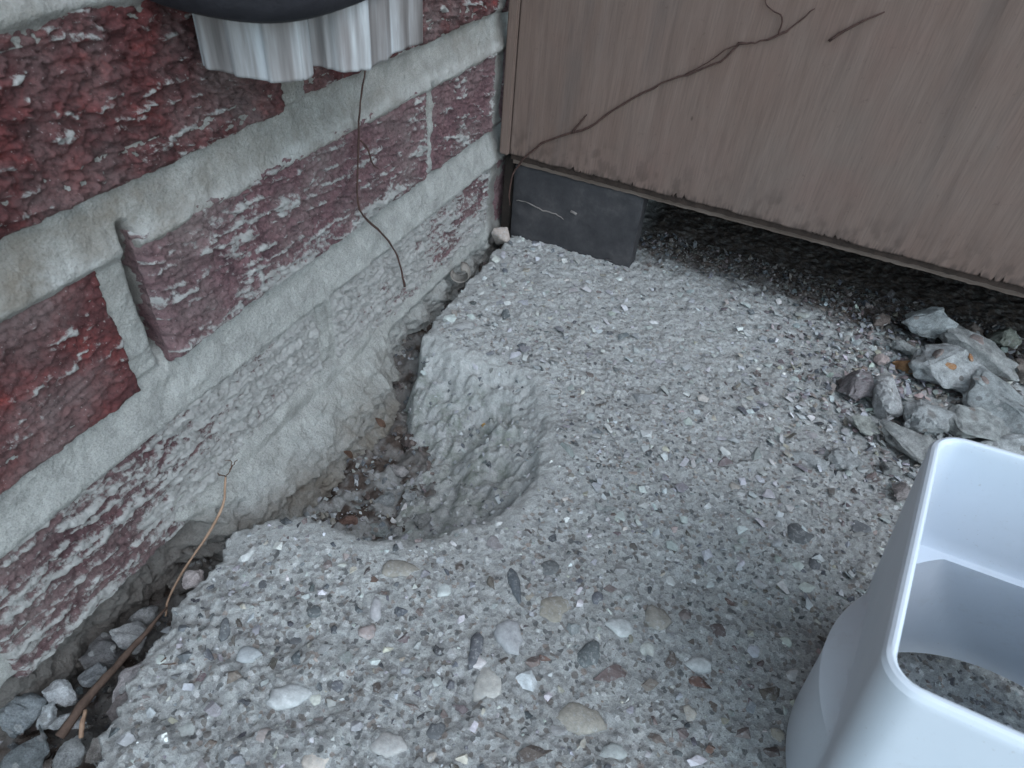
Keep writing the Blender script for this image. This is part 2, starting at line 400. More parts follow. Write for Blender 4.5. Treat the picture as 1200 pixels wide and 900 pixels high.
def mortar_mesh():
    ys = np.arange(-.60, .03, .0011); zs = np.arange(-.095, .245, .0011)
    Y, Z = np.meshgrid(ys, zs, indexing='ij')
    my, mz = Y*1000, Z*1000
    n1 = fbm(my/14, mz/9, 101, 4); n2 = fbm(my/3.2, mz/3, 103, 4, .6); n3 = fbm(my/30, mz/20, 107, 3)
    X = -.0030+(n1-.5)*.0035+(n2-.5)*.0016
    # bed joints lean out over the brick below and cut in beneath the brick above
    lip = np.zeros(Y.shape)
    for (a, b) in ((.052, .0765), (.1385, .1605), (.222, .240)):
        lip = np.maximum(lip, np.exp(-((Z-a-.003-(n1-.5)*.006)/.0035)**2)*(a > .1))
        t = np.clip((Z-a)/(b-a), 0, 1); inn = sst(a-.006, a, Z)*sst(b+.004, b, Z)
        X = X+inn*(.0042*(1-t)**1.3-.0022*t)
    # smear spilling over the lowest course
    X = X+.0016*sst(-.34, -.2, Y)*sst(.075, .055, Z)*sst(.02, .045, Z)
    # open perpend left of the second course stretcher: deep ragged slot
    g = np.exp(-((Y+.3425+(n1-.5)*.004)/.0024)**2)*sst(.074, .088, Z)*sst(.150, .139, Z)
    X = X-g*.020*(.6+.8*(n1))
    g = np.exp(-((Y+.1075)/.0016)**2)*sst(.085, .095, Z)*sst(.142, .136, Z); X = X-g*.006
    # vertical scratch lines in the smeared perpend of the lowest course
    for yy, d in ((-.2305, .0022), (-.2395, .0015)):
        g = np.exp(-((Y-yy+(Z-.03)*.05)/.0011)**2)*sst(.006, .02, Z)*sst(.052, .045, Z); X = X-g*d
    pp = np.exp(-((Y+.235)/.006)**2)*sst(.0, .01, Z)*sst(.06, .05, Z); X = X+pp*.0012
    # below the bricks: set back rough footing on the left, lumpy haunch bulging out in the middle
    bel = sst(-.012, -.022, Z)
    foot = bel*(-.008+(n1-.5)*.014+(n2-.5)*.004)
    hb = sst(-.372, -.335, Y+(n1-.5)*.03)*sst(-.165, -.215, Y+(n1-.5)*.03)
    tz = np.clip((-.002-Z)/.075, 0, 1)
    lump = (fbma((my+mz*.5)/30, mz/8, 111, 4, .6)-.45)
    rid = np.abs(fbma((my-mz*.4)/24, mz/11, 117, 4, .6)-.5)
    haunch = hb*(.030*np.sin(np.clip(tz*1.5, 0, 1)*math.pi*.5)+lump*.017*sst(0, .5, tz)-rid*.026*sst(.1, .5, tz)+(n2-.5)*.0022)*sst(0, .12, tz)
    fill = sst(-.215, -.17, Y)*sst(.002, -.03, Z)*.011
    X = X+foot*(1-hb)+haunch+fill
    band = sst(-.36, -.33, Y)*sst(-.17, -.21, Y)*sst(.004, -.004, Z+(n1-.5)*.012)
    X = np.maximum(X, np.where(band > .0, band*(.0032+(n1-.5)*.002)-.0035*(1-band), -1))
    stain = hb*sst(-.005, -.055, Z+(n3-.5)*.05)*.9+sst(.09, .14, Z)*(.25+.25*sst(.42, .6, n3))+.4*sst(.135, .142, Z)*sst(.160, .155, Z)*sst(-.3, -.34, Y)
    slot = np.exp(-((Y+.3425+(n1-.5)*.004)/.0034)**2)*sst(.078, .088, Z)*sst(.150, .142, Z)  # mask for shade painted into the open slot
    shade_and_footing = slot*.9+bel*(1-hb)*sst(-.17, -.25, Y)*.75+.5*hb*sst(-.055, -.075, Z)+.6*sst(-.012, .0, Y)  # painted shade in slot and board corner; dark footing and haunch foot
    # drop faces that lie well inside a brick
    keep = np.ones((len(ys)-1, len(zs)-1), bool)
    yc = Y[:-1, :-1]; zc = Z[:-1, :-1]
    for (a, b, c, d) in ((-.456, -.2408, -.019, .052), (-.229, -.008, -.019, .057), (-.572, -.3575, .0715, .1365), (-.34, -.112, .0765, .1425),
                         (-.1035, -.006, .0765, .1415), (-.466, -.24, .1595, .222), (-.227, -.006, .1625, .224)):
        keep &= ~((yc > a+.009) & (yc < b-.009) & (zc > c+.013+.014*(c < 0)) & (zc < d-.009))
    V = np.stack([X, Y, Z], -1).reshape(-1, 3)
    return npmesh('mortar', V, gridfaces(*Y.shape, keep=keep), {'stain': stain.ravel(), 'shade_and_footing': shade_and_footing.ravel(), 'lip': lip.ravel()})
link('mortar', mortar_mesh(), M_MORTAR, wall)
box('wall_core', (-.22, -1.1, -.12), (-.062, .9, 1.25), M_MORTAR, wall)
def jointfill(a, b): box('mortar', a, b, M_MORTAR, wall)
jointfill((-.055, -1.1, .2452), (-.008, .9, 1.24)); jointfill((-.055, .031, -.1), (-.008, .9, .2448)); jointfill((-.055, -1.1, -.1), (-.008, -.601, .2448))

# ------------------------------------------------------------------ slab, soil
STONES=[
(0.1656,-0.3569,0.0039,0.0008,0.0019,-0.0086,'slate'),(0.1926,-0.3593,0.0062,-0.0016,-0.0017,-0.0064,'white'),(0.2042,-0.3611,0.0024,0.0011,0.0010,-0.0025,'white'),(0.2007,-0.3124,0.0026,0.0014,0.0009,-0.0026,'white'),(0.1905,-0.3202,0.0070,-0.0008,-0.0007,-0.0091,'tan'),(0.1769,-0.3436,0.0047,0.0052,0.0071,-0.0074,'pale'),(0.1777,-0.3681,0.0075,-0.0005,-0.0005,-0.0083,'cream'),(0.2201,-0.3635,0.0101,0.0050,0.0024,-0.0066,'tan'),(0.2265,-0.3392,0.0070,0.0072,0.0036,-0.0044,'brown'),(0.2136,-0.3344,0.0050,-0.0016,-0.0022,-0.0074,'slate'),(0.2439,-0.3361,0.0049,0.0024,0.0013,-0.0045,'brown'),(0.2227,-0.3144,0.0063,0.0033,0.0016,-0.0050,'pale'),(0.2377,-0.3021,0.0053,0.0027,0.0020,-0.0071,'tan'),(0.2077,-0.3865,0.0084,0.0041,0.0017,-0.0039,'umber'),(0.1671,-0.3961,0.0041,0.0021,0.0018,-0.0032,'slate'),(0.1521,-0.4095,0.0069,0.0034,0.0027,-0.0042,'pale'),(0.1293,-0.4273,0.0060,0.0030,0.0027,-0.0036,'cream'),(0.1673,-0.3168,0.0024,0.0019,0.0059,-0.0096,'slate'),(0.1579,-0.3211,0.0047,-0.0014,-0.0010,-0.0055,'brown'),(0.1798,-0.2996,0.0048,0.0025,0.0019,-0.0047,'slate'),(0.1118,-0.3367,0.0091,0.0047,0.0028,-0.0046,'tan'),(0.1380,-0.3202,0.0031,0.0016,0.0017,-0.0031,'umber'),(0.1871,-0.2785,0.0037,0.0019,0.0011,-0.0031,'dark'),(0.1496,-0.2977,0.0072,0.0038,0.0027,-0.0057,'grey'),(0.1582,-0.2220,0.0055,0.0030,0.0042,-0.0109,'grey'),(0.2121,-0.2845,0.0056,0.0029,0.0018,-0.0053,'grey'),(0.0781,-0.4160,0.0045,0.0022,0.0028,-0.0032,'brown'),(0.0585,-0.4006,0.0024,0.0012,0.0037,-0.0042,'slate'),(0.0672,-0.4027,0.0027,0.0014,0.0025,-0.0028,'brown'),(0.1033,-0.4117,0.0084,0.0042,0.0037,-0.0046,'pale'),(0.1137,-0.4073,0.0026,0.0013,0.0016,-0.0020,'cream'),(0.0765,-0.4056,0.0050,0.0025,0.0026,-0.0031,'pale'),(0.0890,-0.3888,0.0037,0.0019,0.0015,-0.0020,'slate'),(0.0580,-0.3739,0.0016,0.0021,0.0020,-0.0014,'slate'),(0.0794,-0.3519,0.0030,0.0015,0.0020,-0.0028,'brown'),(0.0895,-0.3751,0.0038,0.0005,0.0011,-0.0031,'slate'),(0.0850,-0.3964,0.0017,0.0009,0.0010,-0.0013,'dark'),(0.0827,-0.3839,0.0021,0.0010,0.0014,-0.0018,'dark'),(0.2676,-0.2929,0.0056,-0.0009,-0.0015,-0.0068,'umber'),(0.2953,-0.2159,0.0067,0.0019,-0.0001,-0.0076,'slate'),(0.3065,-0.2306,0.0047,0.0025,0.0005,-0.0051,'slate'),(0.2642,-0.3247,0.0066,-0.0007,-0.0008,-0.0034,'rust'),(0.2943,-0.3143,0.0051,0.0025,0.0009,-0.0060,'umber'),(0.3133,-0.2914,0.0037,0.0019,0.0003,-0.0035,'rust'),(0.2633,-0.3395,0.0031,0.0015,0.0008,-0.0033,'cream'),(0.2710,-0.3579,0.0052,0.0026,0.0007,-0.0033,'white'),(0.2746,-0.3512,0.0030,0.0014,0.0007,-0.0031,'rust'),(0.2695,-0.2743,0.0036,0.0019,0.0008,-0.0043,'rust'),(0.2622,-0.3158,0.0062,0.0031,0.0010,-0.0045,'pale'),(0.3361,-0.1917,0.0032,-0.0010,-0.0015,-0.0048,'pink'),(0.3161,-0.2747,0.0047,0.0024,0.0004,-0.0042,'umber'),(0.2481,-0.1810,0.0058,0.0032,0.0016,-0.0077,'plum'),(0.2609,-0.1668,0.0088,0.0048,0.0015,-0.0088,'grey'),(0.1866,-0.1495,0.0087,0.0049,0.0029,-0.0097,'grey'),(0.0471,-0.1401,0.0081,0.0048,0.0033,-0.0064,'pale'),(0.0689,-0.0902,0.0069,0.0041,0.0023,-0.0053,'grey'),(0.2488,-0.3198,0.0037,0.0019,0.0013,-0.0048,'umber'),(0.1328,-0.3660,0.0035,0.0017,0.0019,-0.0033,'plum'),(0.1427,-0.3801,0.0031,0.0016,0.0016,-0.0026,'grey'),(0.1350,-0.3916,0.0033,0.0016,0.0019,-0.0029,'umber'),(0.1524,-0.3932,0.0043,0.0021,0.0015,-0.0024,'brown'),(0.1165,-0.3719,0.0043,0.0021,0.0019,-0.0029,'pink'),(0.1135,-0.3602,0.0029,0.0014,0.0035,-0.0053,'pale'),(0.1919,-0.3499,0.0043,0.0021,0.0015,-0.0033,'brown'),(0.1961,-0.3446,0.0036,0.0018,0.0014,-0.0034,'rust'),(0.1692,-0.3614,0.0042,0.0021,0.0014,-0.0028,'pale'),(0.1374,-0.3360,0.0037,0.0019,0.0020,-0.0037,'pale'),(0.1508,-0.3344,0.0033,0.0017,0.0017,-0.0033,'grey'),(0.2160,-0.2664,0.0041,0.0021,0.0012,-0.0042,'umber'),(0.2118,-0.2975,0.0047,0.0024,0.0012,-0.0037,'brown'),(0.2076,-0.3051,0.0030,0.0016,0.0012,-0.0036,'slate'),(0.2487,-0.2944,0.0046,0.0023,0.0011,-0.0046,'brown'),(0.2383,-0.3195,0.0037,0.0019,0.0011,-0.0037,'pale'),(0.2211,-0.2982,0.0035,0.0018,0.0010,-0.0032,'grey'),(0.2137,-0.3726,0.0043,0.0022,0.0013,-0.0032,'grey'),(0.1931,-0.3847,0.0046,0.0023,0.0015,-0.0031,'brown'),(0.2379,-0.3701,0.0059,0.0029,0.0013,-0.0038,'pale'),(0.2529,-0.3570,0.0047,0.0023,0.0009,-0.0034,'brown'),(0.1721,-0.3834,0.0043,0.0022,0.0015,-0.0028,'plum'),(0.2862,-0.3386,0.0048,0.0024,0.0007,-0.0043,'brown'),(0.2992,-0.3399,0.0044,0.0022,0.0005,-0.0035,'umber'),(0.2847,-0.2959,0.0038,0.0019,0.0006,-0.0036,'pale'),(0.2935,-0.2715,0.0039,0.0020,0.0005,-0.0039,'grey'),(0.3033,-0.3005,0.0033,0.0017,0.0004,-0.0034,'pale'),(0.2294,-0.2884,0.0028,0.0014,0.0008,-0.0029,'dark'),(0.1150,-0.3866,0.0034,0.0017,0.0021,-0.0029,'grey'),(0.1185,-0.3979,0.0029,0.0015,0.0015,-0.0021,'slate'),(0.1354,-0.4095,0.0038,0.0019,0.0017,-0.0026,'grey'),(0.1047,-0.4286,0.0043,0.0022,0.0021,-0.0026,'tan'),(0.0790,-0.4298,0.0041,0.0020,0.0029,-0.0032,'grey'),(0.0638,-0.4211,0.0029,0.0015,0.0022,-0.0023,'plum'),(0.0731,-0.4404,0.0043,0.0021,0.0023,-0.0023,'pale'),(0.0871,-0.4409,0.0030,0.0015,0.0021,-0.0023,'brown'),(0.1021,-0.4407,0.0045,0.0022,0.0019,-0.0022,'grey'),(0.0436,-0.4227,0.0033,0.0016,0.0026,-0.0026,'pale'),]
EDGE_A = [(0.0171, 0.0062), (0.0214, -0.0882), (0.0229, -0.1555), (0.0254, -0.1634)]
HOLE = [(0.0254, -0.1634), (0.054, -0.1738), (0.0855, -0.1664), (0.1165, -0.1724), (0.1317, -0.1951), (0.1471, -0.232), (0.1479, -0.2541), (0.1424, -0.2772), (0.1292, -0.2928), (0.1141, -0.3127), (0.0914, -0.3265), (0.0685, -0.3318), (0.047, -0.3325), (0.0308, -0.3468), (0.0222, -0.3575)]
EDGE_B = [(0.03, -0.3698), (0.0296, -0.3822), (0.0269, -0.3932), (0.0314, -0.4083), (0.0339, -0.4276), (0.0421, -0.4443), (0.047, -0.4571), (0.055, -0.4673)]
BACK = [(0.0171, 0.0062), (0.0742, 0.0296), (0.1249, 0.0351), (0.1637, 0.0507), (0.237, 0.0628), (0.308, 0.0673)]

def grow(lo, hi, step, far, f=1.35):
    a = list(np.arange(lo, hi, step)); s = step
    while a[-1] < far[1]: s *= f; a.append(a[-1]+s)
    s = step; pre = []
    x = lo
    while x > far[0]: s *= f; x -= s; pre.append(x)
    return np.array(pre[::-1]+a)
XS = grow(.008, .47, .0011, (.0, 1.6)); YS = grow(-.485, .175, .0011, (-1.6, .40))
X, Y = np.meshgrid(XS, YS, indexing='ij')
outline = EDGE_A[:-1]+HOLE+EDGE_B+[(.06, -.52), (.05, -3), (3, -3), (3, 3), (.02, 3), (.02, .5)]
mx, my = X*1000, Y*1000
jx = (fbm(mx/9, my/9, 201, 4)-.5)*.009+(fbm(mx/3.2, my/3.2, 202, 3)-.5)*.0045; jy = (fbm(mx/9, my/9, 205, 4)-.5)*.009+(fbm(mx/3.2, my/3.2, 206, 3)-.5)*.0045
near_hole = [(.0254, -.1634), (.0, -.17), (-.02, -.36), (.0222, -.3575)]
D = sdist(X+jx*.8, Y+jy*.8, outline)
big = fbm(mx/45, my/45, 211, 3); mid = fbm(mx/10, my/10, 213, 4); fin = fbm(mx/2.6, my/2.6, 217, 4, .6)
Dh = -sdist(X, Y, HOLE)
holezone = sst(.03, .0, np.abs(Dh))*sst(.02, .03, X)
# aggregate plucks and flaky crust towards the back
flake = sst(.50, .60, fbm(mx/6.5, my/6.5, 219, 3))*sst(-.30, -.12, Y)
rough_edge = sst(-.365, -.40, Y)*sst(.16, .05, X)
front = sst(-.30, -.44, Y)
top = -.0155+(big-.5)*.005+(mid-.5)*(.0024+.0042*front)+(fin-.5)*(.0020+.0016*front)*(1-holezone*.6)+flake*.0011+rough_edge*(mid-.6)*.006
top = top+.004*sst(.17, .05, X)*sst(-.37, -.33, Y)*sst(-.28, -.33, Y)+sst(-.03, .06, Y)*(-.002)
rnd = np.where(D < .010, (np.clip(.010-D, 0, .010)/.010)**2*.0034, 0)*(.3+.7*sst(.02, .0, Dh))
# fall of the broken edge: the far side of the pit is a rough slope with a bowl at its foot, the near side drops sheer
inn = np.clip(-D, 0, .2)
MASS = [(.0240, -.160), (.034, -.195), (.048, -.225), (.053, -.240), (.064, -.262), (.073, -.285), (.092, -.312), (.11, -.34), (.20, -.34), (.20, -.14), (.0240, -.14)]
rough = (fbm(mx/15, my/15, 223, 4)-.5)
dm = sdist(X+rough*.012+(mid-.5)*.006, Y+(mid-.5)*.006, MASS)
farw = sst(-.305, -.225, Y)
wd = .017+.044*farw*sst(.155, .11, X)
dep = .032+.016*sst(.115, .05, X)
rdg = np.abs(fbm(mx/9, my/9, 231, 4)-.5)
lumpy = (rough*.018+(mid-.5)*.007-rdg*.022)*sst(0, .012, inn)*(.35+.65*farw)+(fin-.5)*.0040*sst(0, .004, inn)*(.5+.5*farw)
bowl = dep*(inn/wd).clip(0, 1)**.8*(1.0)+lumpy*.8
drop = bowl+(.060-bowl)*sst(.003, -.009, dm)*sst(0, .008, inn)
far = np.where(dm > -.004, 1.0, 0.0)
# two small dark cavities in the broken face
for (qx, qy, qr) in ((.1405, -.262, .0035), (.122, -.236, .006), (.098, -.205, .004)):
    drop = drop+(.018 if qr < .0036 else .010)*np.exp(-((X-qx)**2+(Y-qy)**2)/qr**2)*(D < 0)
H = top-rnd-drop*(D < .0)
keep = (D > -.085)
keep = keep[:-1, :-1] & keep[1:, 1:] & keep[1:, :-1] & keep[:-1, 1:] & (H[:-1, :-1] > -.082)
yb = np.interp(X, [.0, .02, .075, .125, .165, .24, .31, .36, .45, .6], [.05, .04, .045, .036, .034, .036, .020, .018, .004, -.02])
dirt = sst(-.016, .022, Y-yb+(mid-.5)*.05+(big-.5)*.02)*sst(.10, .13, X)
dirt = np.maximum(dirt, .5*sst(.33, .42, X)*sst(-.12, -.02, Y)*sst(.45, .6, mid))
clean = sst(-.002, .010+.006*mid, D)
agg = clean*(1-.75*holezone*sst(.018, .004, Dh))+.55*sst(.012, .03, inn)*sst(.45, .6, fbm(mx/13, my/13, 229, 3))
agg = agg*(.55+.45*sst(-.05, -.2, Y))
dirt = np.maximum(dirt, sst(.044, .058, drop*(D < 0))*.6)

stainh = far*sst(.008, .02, inn)
V = np.stack([X, Y, H], -1).reshape(-1, 3)
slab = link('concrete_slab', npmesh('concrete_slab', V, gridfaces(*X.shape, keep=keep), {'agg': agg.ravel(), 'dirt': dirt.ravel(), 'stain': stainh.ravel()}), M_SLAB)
slab['kind'] = 'structure'; slab['label'] = 'broken exposed aggregate concrete slab with a deep bite against the wall'
def hz(x, y, A=H):
    i = np.clip(np.searchsorted(XS, x)-1, 0, len(XS)-2); j = np.clip(np.searchsorted(YS, y)-1, 0, len(YS)-2)
    return float(A[i, j])

gx = grow(-.06, .20, .0016, (-.25, .6)); gy = grow(-.50, .06, .0016, (-1.2, .35))
GX, GY = np.meshgrid(gx, gy, indexing='ij')
sx, sy = GX*1000, GY*1000
SN = fbm(sx/12, sy/12, 301, 5, .6)
SH = -.062+(SN-.5)*.022+(fbm(sx/3, sy/3, 303, 3)-.5)*.004+.010*sst(-.35, -.30, GY)*sst(-.28, -.32, GY)
SH = SH+.012*sst(-.44, -.48, GY)
SH = SH+.016*sst(-.20, -.15, GY)
SH = np.where((GX > .21) | (GX < -.06), -.075, SH)
grit = sst(.34, .54, fbm(sx/9, sy/9, 307, 4))*(.45+.75*sst(-.235, -.265, GY)*sst(-.37, -.34, GY))
soil = link('soil', npmesh('soil', np.stack([GX, GY, SH], -1).reshape(-1, 3), gridfaces(*GX.shape), {'grit': grit.ravel()}), M_SOIL)
soil['kind'] = 'structure'
ground = box('ground', (-40, -40, -.20), (40, 40, -.086), M_SOIL); ground['kind'] = 'structure'
def sz(x, y):
    i = np.clip(np.searchsorted(gx, x)-1, 0, len(gx)-2); j = np.clip(np.searchsorted(gy, y)-1, 0, len(gy)-2)
    return float(SH[i, j])

# ------------------------------------------------------------------ stones in the slab
PAL = {'slate': (.11, .12, .13), 'dark': (.065, .07, .078), 'grey': (.24, .25, .26), 'pale': (.40, .42, .43), 'white': (.56, .58, .59), 'cream': (.42, .41, .37),
       'tan': (.27, .25, .225), 'brown': (.165, .14, .13), 'umber': (.10, .086, .08), 'rust': (.13, .085, .07), 'plum': (.15, .125, .13), 'pink': (.33, .285, .275)}
KEYS = ['slate', 'dark', 'grey', 'pale', 'white', 'cream', 'tan', 'brown', 'umber', 'rust', 'plum', 'pink']
WTS = np.array([.075, .03, .31, .42, .03, .04, .05, .015, .012, .0, .02, .01]); WTS = WTS/WTS.sum()
WTB = np.array([.17, .09, .20, .24, .04, .05, .07, .06, .05, .004, .04, .015]); WTB = WTB/WTB.sum()
def hull_template(n, flat, seed, roundness=.0):
    r = random.Random(seed); bm = bmesh.new()
    for i in range(n):
        v = Vector((r.gauss(0, 1), r.gauss(0, 1), r.gauss(0, 1))).normalized()
        v = v*(1-roundness+roundness) if roundness else v*r.uniform(.75, 1.0)
        v.z *= flat; bm.verts.new(v)
    res = bmesh.ops.convex_hull(bm, input=bm.verts[:])
    bmesh.ops.triangulate(bm, faces=bm.faces[:])
    bmesh.ops.delete(bm, geom=[v for v in bm.verts if not v.link_faces], context='VERTS')
    bm.verts.index_update()
    V = np.array([v.co[:] for v in bm.verts]); F = np.array([[v.index for v in f.verts] for f in bm.faces]); bm.free()
    return V, F
def pebble_template(seed, nseg=12):
    """low flattened pebble with an uneven, corner-ish outline and a nearly flat worn top"""
    r = random.Random(seed); k1, k2, k3 = r.uniform(0, 6), r.uniform(0, 6), r.uniform(0, 6)
    e2, e3, e5 = r.uniform(.04, .14), r.uniform(.05, .13), r.uniform(.02, .07)
    kk = [r.uniform(-.13, .10) for _ in range(nseg)]; jj = [r.uniform(-.28, .28) for _ in range(nseg)]
    V = [(0, 0, .34)]; F = []
    rings = ((.55, .32), (.88, .17), (1.0, -.1), (.8, -.6))
    for (s, z) in rings:
        for j in range(nseg):
            a = 2*math.pi*(j+jj[j])/nseg
            R = 1+e2*math.cos(2*a+k1)+e3*math.cos(3*a+k2)+e5*math.cos(5*a+k3)+kk[j]+r.uniform(-.03, .03)
            V.append((s*R*math.cos(a), s*R*math.sin(a), z+r.uniform(-.06, .06)))
    for j in range(nseg):
        F.append((0, 1+j, 1+(j+1) % nseg))
    for q in range(len(rings)-1):
        b0 = 1+q*nseg; b1 = b0+nseg
        for j in range(nseg):
            k = (j+1) % nseg
            F.append((b0+j, b1+j, b1+k)); F.append((b0+j, b1+k, b0+k))
    return np.array(V, float), np.array(F)
PEB = [pebble_template(s) for s in range(14)]
PEB_ME = [npmesh('pebble', v, f) for v, f in PEB]
ANG = [hull_template(11, .5, 50+s) for s in range(14)]
ANG_ME = [npmesh('pebble', v, f, smooth=False) for v, f in ANG]
for me in PEB_ME+ANG_ME: me.materials.append(M_STONE)
OCC = np.zeros((620, 760), bool)        # 1 mm occupancy raster of the slab
def occ_test(x, y, r, put=True, k=.8):
    i0 = int((x+.0)*1000); j0 = int((y+.55)*1000); R = max(1, int(round(r*1000*k)))
    if i0-R < 0 or j0-R < 0 or i0+R+1 >= OCC.shape[0] or j0+R+1 >= OCC.shape[1]: return False
    s = OCC[i0-R:i0+R+1, j0-R:j0+R+1]
    if s.any(): return False
    if put: s[:] = True
    return True
def jitcol(k, amt=.12):
    c = PAL[k]; b = random.uniform(1-amt*1.6, 1+amt*1.6)
    return tuple(max(.01, q*b*random.uniform(1-amt*.4, 1+amt*.4)) for q in c)
npeb = 0
def pebble(x, y, e1, e2, key, angular=None, lift=.0):
    global npeb
    a = Vector(e1); b = Vector(e2); r = (a.length+b.length)/2
    i = random.randrange(14); ang = random.random() < (.9 if y < -.3 else .7) if angular is None else angular
    o = link('pebble', (ANG_ME if ang else PEB_ME)[i], None, slab)
    th = min(r*(1.0 if ang else .75), .0055)
    z = hz(x, y)
    sp = random.uniform(0, 6.28); cs, sn = math.cos(sp), math.sin(sp)
    Mx = Matrix(((a.x, b.x, 0, x), (a.y, b.y, 0, y), (0, 0, th, z-th*(.12 if y > -.30 else -.02)+lift), (0, 0, 0, 1)))
    rz = Matrix.Rotation(sp, 4, 'Z') if abs(a.length-b.length) < .25*r else Matrix.Rotation(math.pi*random.randrange(2), 4, 'Z')
    tl = Matrix.Rotation(random.uniform(-.09, .09), 4, 'X') @ Matrix.Rotation(random.uniform(-.09, .09), 4, 'Y')
    o.matrix_world = Mx @ tl @ rz
    o.color = jitcol(key)+(1,)
    npeb += 1
    return o
for (x, y, ax, ay, bx, by, k) in STONES:
    o = pebble(x, y, (ax, ay), (bx, by), k, angular=(k in ('white', 'brown', 'umber', 'plum', 'grey', 'rust', 'dark')))
    i0 = int(x*1000); j0 = int((y+.55)*1000)
    R = int(round(min(math.hypot(ax, ay), math.hypot(bx, by))*850)); OCC[i0-R:i0+R+1, j0-R:j0+R+1] = True
    R2 = int(R*1.2)
    for t in (-.55, .55):
        L = (ax, ay) if math.hypot(ax, ay) > math.hypot(bx, by) else (bx, by)
        i1 = int((x+t*L[0])*1000); j1 = int((y+t*L[1]+.55)*1000); OCC[i1-R:i1+R+1, j1-R:j1+R+1] = True
# random larger ones up to the limit of 300 parts, coarser towards the viewer
def inview(x, y): return True
tries = 0
while npeb < 293 and tries < 60000:
    tries += 1
    x = random.uniform(.03, .44); y = random.uniform(-.47, -.02)
    if hz(x, y, D) < .005 or hz(x, y, holezone) > .5: continue
    coarse = float(sst(-.20, -.40, np.float64(y)))
    if random.random() > .12+.9*coarse: continue
    r = random.uniform(.0026, .0036+.0034*coarse*random.random())
    if x > .31 and y < -.26: continue
    if not occ_test(x, y, r, k=.95): continue
    k = KEYS[RNG.choice(12, p=WTB)]; an = random.uniform(0, 3.14); q = random.uniform(.65, 1.0)
    pebble(x, y, (r*math.cos(an), r*math.sin(an)), (-r*q*math.sin(an), r*q*math.cos(an)), k)
# fine chips: one joined part
def scatter(name, pts, parent, templates, tilt=.25, smooth=False):
    """pts: x, y, z, r, thickness factor, colour"""
    VV = []; FF = []; CC = []; n0 = 0
    for (x, y, z, r, th, c) in pts:
        v, f = templates[random.randrange(len(templates))]
        a = random.uniform(0, 6.28); cs, sn = math.cos(a), math.sin(a); q = random.uniform(.6, 1.0)
        px = v[:, 0]*r; py = v[:, 1]*r*q; pz = v[:, 2]*r*th
        tx = random.gauss(0, tilt); ty = random.gauss(0, tilt)
        pz2 = pz+px*tx+py*ty
        VV.append(np.stack([px*cs-py*sn+x, px*sn+py*cs+y, pz2+z], 1)); FF.append(f+n0); n0 += len(v)
        CC.append(np.tile(np.array(tuple(c)+(1,)), (len(v), 1)))
    me = npmesh(name, np.vstack(VV), np.vstack(FF), {'chip_colour': np.vstack(CC)}, smooth)
    o = link(name, me, M_CHIP, parent); o['kind'] = 'stuff'; return o
SM = [hull_template(8, .6, 90+s) for s in range(16)]
pts = []
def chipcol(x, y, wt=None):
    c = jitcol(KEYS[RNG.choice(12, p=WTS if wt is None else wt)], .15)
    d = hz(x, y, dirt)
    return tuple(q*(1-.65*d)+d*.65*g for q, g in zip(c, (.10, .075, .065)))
for rr, cnt in (((.0032, .0048), 2600), ((.0020, .0034), 9000), ((.0011, .0018), 20000), ((.0007, .0011), 26000)):
    for _ in range(cnt):
        x = random.uniform(.012, .47); y = random.uniform(-.48, .08)
        r = random.uniform(*rr)
        if hz(x, y, D) < .0015: continue
        if hz(x, y, agg) < random.random()*.8 and y < 0: continue
        if random.random() < .22: continue
        bk = float(sst(-.38, -.10, np.float64(y)))
        if rr[0] > .0015 and random.random() < .55*bk: continue
        if rr[0] > .003 and random.random() < .2+1.1*float(sst(-.40, -.26, np.float64(y))): continue
        if not occ_test(x, y, r, k=.62): continue
        z = hz(x, y)
        pts.append((x, y, z+r*random.uniform(-.36, .02), r, .9, chipcol(x, y, WTB if r > .0018 else None)))
for _ in range(520):                     # loose flakes of the worn crust
    x = random.uniform(.02, .34); y = random.uniform(-.26, .03); r = random.uniform(.0022, .0050)*(1.4 if random.random() < .2 else 1)
    if hz(x, y, D) < .004 or hz(x, y, dirt) > .5: continue
    pts.append((x, y, hz(x, y)+r*.22, r, .40, chipcol(x, y) if random.random() < .4 else jitcol('pale')))
for _ in range(4200):                     # angular gravel standing out of the worn lower edge
    x = random.uniform(.03, .36); y = -.485+.20*random.random()**1.5; r = random.uniform(.0016, .0036)*(1+.5*float(sst(.16, .05, np.float64(x))))
    if hz(x, y, D) < .001 or not occ_test(x, y, r, k=.36): continue
    pts.append((x, y, hz(x, y)+r*.02, r, .9, chipcol(x, y, WTB if r > .0028 else None)))
chips = scatter('aggregate_chips', pts, slab, SM)
